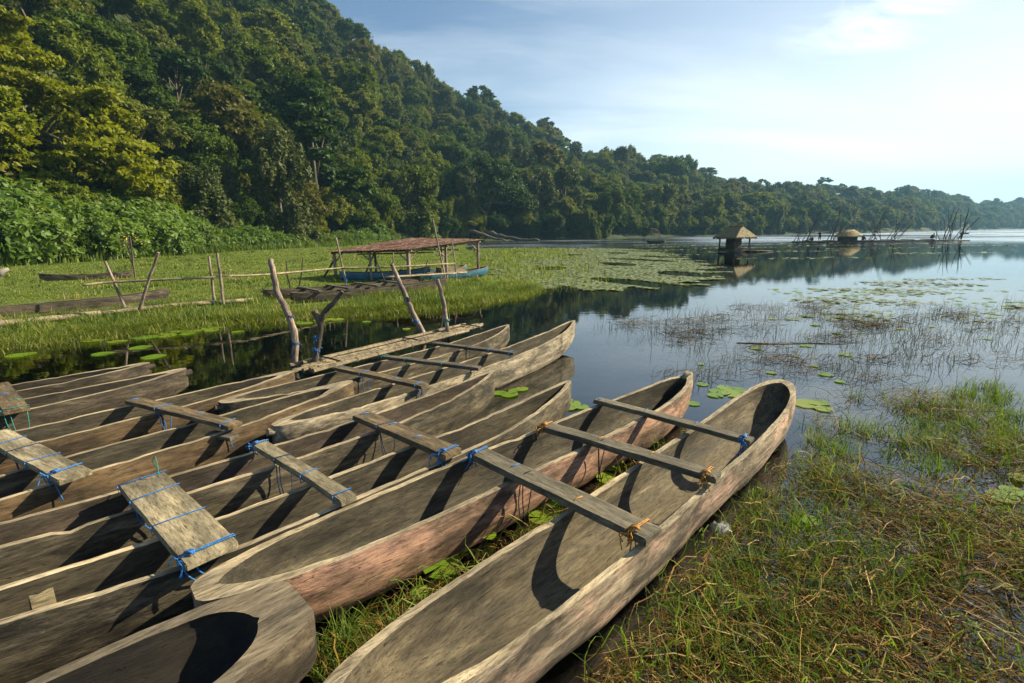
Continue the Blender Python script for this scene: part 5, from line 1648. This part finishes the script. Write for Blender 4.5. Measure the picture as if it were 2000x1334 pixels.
# foreground marsh: where it grows
def marsh_w(x, y):
    """density 0..1 of the marsh to the side of the pale canoe and in the gap beside the pink one"""
    d1 = math.sin(R(44.4)), math.cos(R(44.4))
    ox, oy = x - 2.99, y - 5.13
    al = ox * d1[0] + oy * d1[1]
    pe = ox * d1[1] - oy * d1[0]
    side = sm01((pe - .22) / .10)
    edge = 6.5 - .12 * (x - 2) + .55 * np.sin(x * 1.7) + .3 * np.sin(x * 4.1)
    back = sm01((edge - y) / 1.6)
    hole = .55 + .45 * np.sin(x * 2.3 + 1.0 + 1.2 * np.sin(y * 1.4)) * np.sin(y * 2.6 + .8 * np.sin(x * 1.9))
    near = sm01((4.6 - np.hypot(x - .6, y - 1.6)) / 2.2)
    return side * back * np.clip(near * .55 + hole * 1.45 - .58 + .35 * sm01((.75 - pe) / .5), 0, 1)


def gap_w(x, y):
    d1 = math.sin(R(45.8)), math.cos(R(45.8))
    ox, oy = x - 2.1, y - 5.1
    al = ox * d1[0] + oy * d1[1]
    pe = ox * d1[1] - oy * d1[0]
    return ((pe > -.12) & (pe < .62) & (al < .1) & (al > -5.0)) * sm01((-al + .0) / 1.0) * .9


def sample(n, fn, xr, yr, pw=1.0):
    x = rng.uniform(*xr, n)
    y = yr[0] + (yr[1] - yr[0]) * rng.random(n) ** pw
    k = (rng.random(n) < fn(x, y)) & ~in_canoe(x, y, -.06)
    return x[k], y[k]


def strands(x, y, length, width, dirn, name, mat, rnd, label, cat, zlo=0.0, zhi=.07, curl=1.0, k=6, bow=.05):
    n = len(x)
    th = dirn
    P = np.zeros((n, k, 3))
    P[:, 0, 0], P[:, 0, 1] = x, y
    bend = rng.normal(size=n) * curl
    kink = rng.normal(size=(n, k)) * .22
    z0 = rng.uniform(zlo, zhi, n)
    tilt = rng.normal(size=n) * .06
    for i in range(1, k):
        a = th + bend * (i / k) + kink[:, i]
        st = length / (k - 1)
        P[:, i, 0] = P[:, i - 1, 0] + np.cos(a) * st
        P[:, i, 1] = P[:, i - 1, 1] + np.sin(a) * st
    s = np.linspace(0, 1, k)[None, :]
    P[..., 2] = np.maximum(z0[:, None] + bow * np.sin(math.pi * s) * rng.uniform(.2, 1.6, (n, 1)) + tilt[:, None] * s + .012 * rng.normal(size=(n, k)), -.012)
    hor = np.stack([-np.sin(th), np.cos(th), np.zeros(n)], 1)
    side = hor * .75 + np.array([0, 0, 1.0]) * rng.uniform(-.8, .8, (n, 1))
    side /= np.linalg.norm(side, axis=1, keepdims=True)
    w = width[:, None] * (1 - .6 * s ** 2)
    hid = in_canoe(P[..., 0], P[..., 1], -.10).any(1)
    P, w, side, rnd = P[~hid], w[~hid], side[~hid], rnd[~hid]
    V, F = ribbons(P, w, side)
    return stuff(name, V, F, rnd, 2 * k, mat, label, cat)


fn = lambda x, y: np.clip(marsh_w(x, y) * 1.05 + gap_w(x, y), 0, 1)
x, y = sample(62000, fn, (-1.6, 8.5), (1.2, 7.2), 1.35)
n = len(x)
strands(x, y, rng.uniform(.12, .55, n), rng.uniform(.0011, .0030, n) * rng.choice([1, 1, 1.5], n), rng.normal(-.55, .75, n) + math.pi * rng.integers(0, 2, n), 'dead_marsh_stems', 'marsh_dry', np.clip(rng.normal(.55, .25, n), 0, 1), 'matted brown dead stems floating on the shallow water', 'reeds', -.01, .085)
x, y = sample(13000, fn, (-1.6, 8.5), (1.2, 7.2), 1.2)
n = len(x)
strands(x, y, rng.uniform(.12, .40, n), rng.uniform(.002, .0045, n), rng.uniform(0, 6.28, n), 'limp_green_stems', 'marsh_green', np.clip(rng.normal(.5, .25, n), 0, 1), 'limp green grass blades lying among the dead stems', 'grass', .02, .11, bow=.10)
# green tufts
cx_, cy_ = sample(1200, lambda x, y: np.clip(marsh_w(x, y), 0, 1) * (.35 + .65 * (np.sin(x * 1.9 + 1.5 * np.sin(y * 1.7)) > -.1)), (-1.0, 9.5), (1.4, 7.0), 1.0)
extra = np.array([(1.05, 2.05), (1.25, 2.35), (1.0, 2.3), (1.45, 2.55), (1.65, 2.75), (1.9, 3.2), (2.05, 3.45), (2.5, 3.5), (2.7, 4.0), (3.0, 4.3), (3.2, 4.6), (2.4, 3.3), (3.6, 4.9), (4.4, 4.6), (4.9, 4.9), (5.2, 5.3), (4.6, 5.2), (5.6, 5.2), (5.0, 4.5), (4.2, 4.9), (5.4, 5.7), (5.9, 5.6), (6.2, 5.9), (5.7, 6.1), (6.5, 6.3), (5.3, 4.8), (4.9, 5.5), (4.0, 4.4), (3.7, 4.1), (1.5, 2.2), (1.8, 2.6), (2.1, 2.9), (1.2, 1.9), (2.3, 2.6), (-.92, 2.12), (-.84, 2.22), (-.95, 1.98), (-.80, 2.05), (-.7, 2.2), (-.98, 2.25)])
cx_, cy_ = np.r_[cx_, np.repeat(extra[:, 0], 6) + rng.normal(size=len(extra) * 6) * .13], np.r_[cy_, np.repeat(extra[:, 1], 6) + rng.normal(size=len(extra) * 6) * .13]
per = rng.integers(14, 34, len(cx_))
x = np.repeat(cx_, per) + rng.normal(size=per.sum()) * .055
y = np.repeat(cy_, per) + rng.normal(size=per.sum()) * .055
k = ~in_canoe(x, y, -.06)
x, y = x[k], y[k]
n = len(x)
h = rng.uniform(.07, .24, n)
V, F = blades(np.stack([x, y, np.full(n, -.02)], 1), h, h * rng.uniform(.15, 1.3, n), rng.uniform(0, 6.28, n), rng.uniform(.0018, .0042, n), 5)
stuff('marsh_grass', V, F, np.clip(np.repeat(rng.normal(.5, .18, len(cx_)), per)[k] + rng.normal(size=n) * .14, 0, 1), 10, 'marsh_green', 'green grass tufts growing out of the flooded marsh', 'grass')

# reeds standing in the open water
cxs = rng.uniform(1.6, 17, 1500)
cys = rng.uniform(6.4, 17, 1500)
az_ = np.degrees(np.arctan2(cxs, cys))
wgt = sm01((az_ - 13 - 4 * np.sin(cys)) / 6) * (.25 + .75 * (np.sin(cxs * 1.1 + np.sin(cys * 1.3)) * np.sin(cys * 1.6) > -.15)) * sm01((15.5 - cys) / 5)
kk = rng.random(1500) < wgt
cxs, cys = cxs[kk], cys[kk]
per = rng.integers(3, 15, len(cxs))
x = np.repeat(cxs, per) + rng.normal(size=per.sum()) * .22
y = np.repeat(cys, per) + rng.normal(size=per.sum()) * .16
n = len(x)
h = rng.uniform(.08, .42, n)
V, F = blades(np.stack([x, y, np.full(n, -.03)], 1), h, h * rng.uniform(.1, 1.2, n), rng.uniform(0, 6.28, n), rng.uniform(.0018, .0038, n), 5)
stuff('water_reeds', V, F, np.clip(rng.normal(.4, .25, n), 0, 1), 10, 'reed', 'thin reeds standing in the open water with their reflections', 'reeds')
# floating rafts of dead reed
sel = rng.random(len(cxs)) < .13
per = rng.integers(18, 60, sel.sum())
x = np.repeat(cxs[sel], per) + rng.normal(size=per.sum()) * .32
y = np.repeat(cys[sel], per) + rng.normal(size=per.sum()) * .09
n = len(x)
strands(x, y, rng.uniform(.15, .55, n), rng.uniform(.002, .005, n), rng.normal(-.15, .35, n), 'floating_dead_reeds', 'marsh_dry', np.clip(rng.normal(.30, .2, n), 0, 1), 'drifts of dead brown reed floating beyond the canoe tips', 'reeds', 0, .05, .5)
x0 = rng.uniform(-9.5, -2, 500); y0 = rng.uniform(7.5, 13.5, 500)
dd_ = shore_d(x0, y0)
k = (dd_ < -.2) & (dd_ > -2.2) & (rng.random(500) < sm01((2.4 + dd_) / 1.8)) & ~in_canoe(x0, y0)
x, y = np.repeat(x0[k], 7) + rng.normal(size=k.sum() * 7) * .2, np.repeat(y0[k], 7) + rng.normal(size=k.sum() * 7) * .12
n = len(x)
h = rng.uniform(.06, .26, n)
V, F = blades(np.stack([x, y, np.full(n, -.03)], 1), h, h * rng.uniform(.2, 1.4, n), rng.uniform(0, 6.28, n), rng.uniform(.003, .006, n), 5)
stuff('shore_reeds', V, F, np.clip(rng.normal(.75, .2, n), 0, 1), 10, 'reed', 'sparse bent reeds in the dark water below the meadow', 'reeds')


# lily pads
def pad_mesh(name, seed, mat):
    rs = random.Random(seed)
    k = 18
    V = [(0, 0, .004)]
    for ring_ in (.55, 1.0):
        for i in range(k):
            a = .16 + (2 * math.pi - .32) * i / (k - 1)
            rr2 = ring_ * (1 + .05 * rs.uniform(-1, 1) * (ring_ == 1))
            V.append((rr2 * math.cos(a), rr2 * math.sin(a), .006 + (.035 * rs.uniform(-.3, 1) if ring_ == 1 else .01 * rs.uniform(-1, 1))))
    F = [(0, 1 + i, 2 + i) for i in range(k - 1)] + [(1 + i, 1 + k + i, 2 + k + i, 2 + i) for i in range(k - 1)]
    me = bpy.data.meshes.new(name)
    me.from_pydata(V, [], F)
    me.materials.append(mat)
    me.polygons.foreach_set('use_smooth', [True] * len(F))
    return me


PADS = [pad_mesh('lily_pad', s, M['pad']) for s in range(6)]


def pad(x, y, r, label, group=None, z=.012):
    o = inst('lily_pad', PADS[random.randrange(6)], None, (x, y, z), random.uniform(0, 6.28), (r, r * random.uniform(.85, 1.1), r))
    o.rotation_euler[0] = random.uniform(-.05, .05)
    return tag(o, label, 'lily pad', group)


pad(-.46, 2.71, .125, 'large notched bright lily pad between the pink canoe and the pale canoe', z=.05)
pad(-.56, 2.47, .060, 'small lily pad just below the large notched one', z=.05)
for (x, y, rr2) in ((.21, 3.24, .10), (.27, 3.46, .10), (.20, 3.52, .07), (-.18, 3.03, .055), (.80, 3.82, .09), (.82, 4.08, .07), (.86, 4.0, .06), (.35, 3.3, .05), (.0, 3.25, .045)):
    pad(x, y, rr2, 'green lily pad in the narrow gap between the two boarded canoes', 'lily pads in the gap between the boarded canoes', z=.045)
for (x, y, rr2) in ((-.04, 6.17, .12), (-.18, 6.24, .10), (.13, 6.40, .09), (-.30, 6.2, .08), (.02, 6.33, .08), (.68, 5.66, .11), (.76, 5.80, .10), (.70, 5.92, .08), (.84, 5.68, .09), (1.87, 5.62, .06)):
    pad(x, y, rr2, 'lily pad in the dark water between two canoe tips', 'lily pads between the canoe tips')
for (x, y, rr2) in ((2.89, 6.10, .14), (2.75, 6.2, .12), (3.0, 6.25, .13), (2.9, 6.35, .11), (2.65, 6.05, .10), (3.62, 5.68, .15), (3.8, 5.72, .12), (3.72, 5.5, .10), (2.25, 5.74, .08), (3.1, 6.0, .08)):
    pad(x, y, rr2, 'lily pad beyond the tip of the pale canoe', 'lily pads beyond the pale canoe')
for (x, y, rr2) in ((2.17, 3.18, .07), (4.33, 3.76, .10), (4.02, 3.56, .09), (3.86, 3.48, .10), (3.44, 2.94, .10), (4.1, 3.3, .12), (3.6, 2.6, .09), (4.5, 3.5, .1), (3.3, 2.3, .08), (2.8, 2.2, .06), (5.0, 4.1, .12), (4.7, 4.4, .1)):
    pad(x, y, rr2, 'lily pad lying in the marsh grass', 'lily pads in the marsh', z=.03)
for (x, y, rr2) in ((-7.26, 9.28, .20), (-6.46, 8.51, .20), (-7.05, 11.26, .22), (-7.61, 10.93, .24), (-7.68, 10.70, .20), (-7.89, 10.27, .26), (-8.78, 10.0, .2), (-9.1, 8.78, .22), (-7.62, 8.80, .18), (-7.3, 10.9, .2), (-7.5, 10.4, .18), (-7.2, 10.6, .18), (-6.9, 11.0, .16), (-5.4, 11.9, .2), (-5.1, 11.8, .2), (-4.8, 12.2, .25), (-4.5, 12.3, .22), (-6.2, 10.8, .14), (-8.2, 9.9, .16), (-3.6, 11.9, .12), (-2.4, 10.9, .1)):
    pad(x, y, rr2, 'yellow-green lily pad in the dark channel below the meadow', 'lily pads in the dark channel')
for i in range(150):
    for _ in range(60):
        x, y = rng.uniform(2.5, 19), rng.uniform(6.3, 18)
        a_ = math.degrees(math.atan2(x, y))
        if a_ > (14 if y < 10 else 30) + 3 * math.sin(y) and a_ < 47 and math.sin(x * .9 + 1) * math.sin(y * 1.2 + x * .3) > -.2 and rng.random() < (.3 if y < 12 else 1.0) and not in_canoe(np.array([x]), np.array([y]))[0]:
            break
    pad(x, y, rng.uniform(.05, .11) * (1 if y < 11 else 1.1), 'small lily pad among the reeds in the open water', 'lily pads among the open-water reeds')


def pad_mass(name, x, y, r, label, tilt=.10):
    n = len(x)
    k = 7
    a = np.linspace(.2, 2 * math.pi - .2, k)
    rot = rng.uniform(0, 6.28, n)
    V = np.zeros((n, k + 1, 3))
    tx, ty = rng.normal(size=n) * tilt, rng.normal(size=n) * tilt
    V[:, 0] = 0
    V[:, 1:, 0] = np.cos(a[None] + rot[:, None]) * r[:, None]
    V[:, 1:, 1] = np.sin(a[None] + rot[:, None]) * r[:, None]
    V[..., 2] = np.maximum(V[..., 0] * tx[:, None] + V[..., 1] * ty[:, None] + rng.uniform(.005, .04, (n, 1)), .004)
    V[..., 0] += x[:, None]
    V[..., 1] += y[:, None]
    b = np.arange(n)[:, None] * (k + 1)
    F = np.stack([b + 0 * np.arange(k - 1), b + 1 + np.arange(k - 1), b + 2 + np.arange(k - 1)], -1).reshape(-1, 3)
    return stuff(name, V.reshape(-1, 3), F, np.clip(rng.normal(.5, .24, n), 0, 1), k + 1, 'pad_mat', label, 'lily pads')


def poly_in(x, y, poly):
    c = np.zeros(x.shape, bool)
    for (x0_, y0_), (x1_, y1_) in zip(poly, poly[1:] + poly[:1]):
        k = ((y0_ > y) != (y1_ > y)) & (x < (x1_ - x0_) * (y - y0_) / (y1_ - y0_ + 1e-12) + x0_)
        c ^= k
    return c


MAT = [(-1.2, 20.3), (1.0, 18.9), (3.6, 18.2), (6.2, 18.6), (8.6, 20.9), (10.0, 25), (12.4, 31), (13.5, 40), (15.5, 50), (16, 62), (12, 68), (2, 72), (-5, 74), (-4, 55), (-2.5, 38), (-1.6, 28)]
n = 230000
x, y = rng.uniform(-6, 18, n), 17.5 * (76 / 17.5) ** rng.random(n)
jx, jy = x + .7 * np.sin(y * 1.9) + .4 * np.sin(y * 4.7 + x), y + .5 * np.sin(x * 2.3) + .4 * np.sin(x * 5.1)
k = poly_in(jx, jy, MAT) & (np.sin(x * .8 + 1.1 * np.sin(y * .33)) * np.sin(y * .45 + x * .35) < .62)
x, y = x[k], y[k]
k = rng.random(len(x)) < np.interp(y, [18, 30, 76], [.9, 1, 1])
pad_mass('lily_pad_mat', x[k], y[k], rng.uniform(.045, .090, k.sum()) * (1 + y[k] * .010), 'dense mat of lily pads covering the water beside the meadow')
# broken strips of pads farther out
n = 14000
x, y = rng.uniform(9, 75, n), rng.uniform(34, 84, n)
sl = np.sin(y * .75 + .02 * x + 1.2 * np.sin(x * .09)) * np.sin(x * .13 + y * .21)
a_ = np.degrees(np.arctan2(x, y))
k = (sl > np.interp(y, [34, 50, 84], [.8, .5, .5])) & (a_ > 14) & (a_ < 47) & (rng.random(n) < np.interp(a_, [14, 22, 30, 47], [1, .8, .45, .25]))
pad_mass('lily_pad_strips', x[k], y[k], rng.uniform(.10, .20, k.sum()) * (1 + y[k] * .004), 'thin broken strips of lily pads far out on the lake', .05)
n = 5200
x, y = rng.uniform(5, 22, n), rng.uniform(11, 21, n)
a_ = np.degrees(np.arctan2(x, y))
k = (a_ > 33 + 3 * np.sin(y * 2)) & (a_ < 48) & (np.sin(x * .7 + y * .5) * np.sin(y * 1.4) > .12)
pad_mass('floating_leaf_patch', x[k], y[k], rng.uniform(.05, .11, k.sum()), 'patches of small floating leaves on the bright water', .06)
# grass growing through the lily mat
n = 11000
x, y = rng.uniform(-6, 13, n), 18 * (70 / 18) ** rng.random(n)
k = poly_in(x, y, MAT) & (rng.random(n) < sm01((6.5 - x + (y - 25) * .12) / 9) * (.3 + .7 * (np.sin(x * .7) * np.sin(y * .3) > -.2)))
x, y = x[k], y[k]
n = len(x)
h = rng.uniform(.15, .42, n)
V, F = blades(np.stack([x, y, np.zeros(n)], 1), h, h * rng.uniform(.1, .6, n), rng.uniform(0, 6.28, n), .004 + .0007 * y * rng.uniform(.6, 1.3, n), 3)
stuff('lily_mat_grass', V, F, np.clip(rng.normal(.5, .2, n), 0, 1), 6, 'grass', 'green grass standing up through the lily mat', 'grass')
# small things
fl_ = empty('flowering_weed', (-22.6, 29.5, gz(-22.6, 29.5)))
tag(fl_, 'tall weed with yellow flowers in front of the shrubs', 'plant')
mb = MB()
for k in range(7):
    mb.tube([(0, 0, 0), (random.uniform(-.3, .3), random.uniform(-.2, .2), 1.0), (random.uniform(-.6, .6), random.uniform(-.3, .3), random.uniform(1.3, 1.9))], .03, .015, 5)
mb.build('stem', M['post_dark'], fl_)
for k in range(8):
    c = (random.uniform(-.6, .6), random.uniform(-.3, .3), random.uniform(1.2, 2.0))
    MB().tube([c, (c[0], c[1], c[2] + .05)], .06, .03, 6).build('flower', M['flower'], fl_)
b_ = MB()
V = [(i * .025 + .01 * random.uniform(-1, 1), j * .03 + .01 * random.uniform(-1, 1), .10 + .035 * random.uniform(-1, 1)) for i in range(5) for j in range(4)]
b_.add(V, [(i * 4 + j, i * 4 + j + 4, i * 4 + j + 5, i * 4 + j + 1) for i in range(4) for j in range(3)])
tag(b_.build('plastic_scrap', M['plastic'], None, True, loc=(1.38, 2.95, 0)), 'scrap of clouded plastic caught in the marsh grass', 'litter')
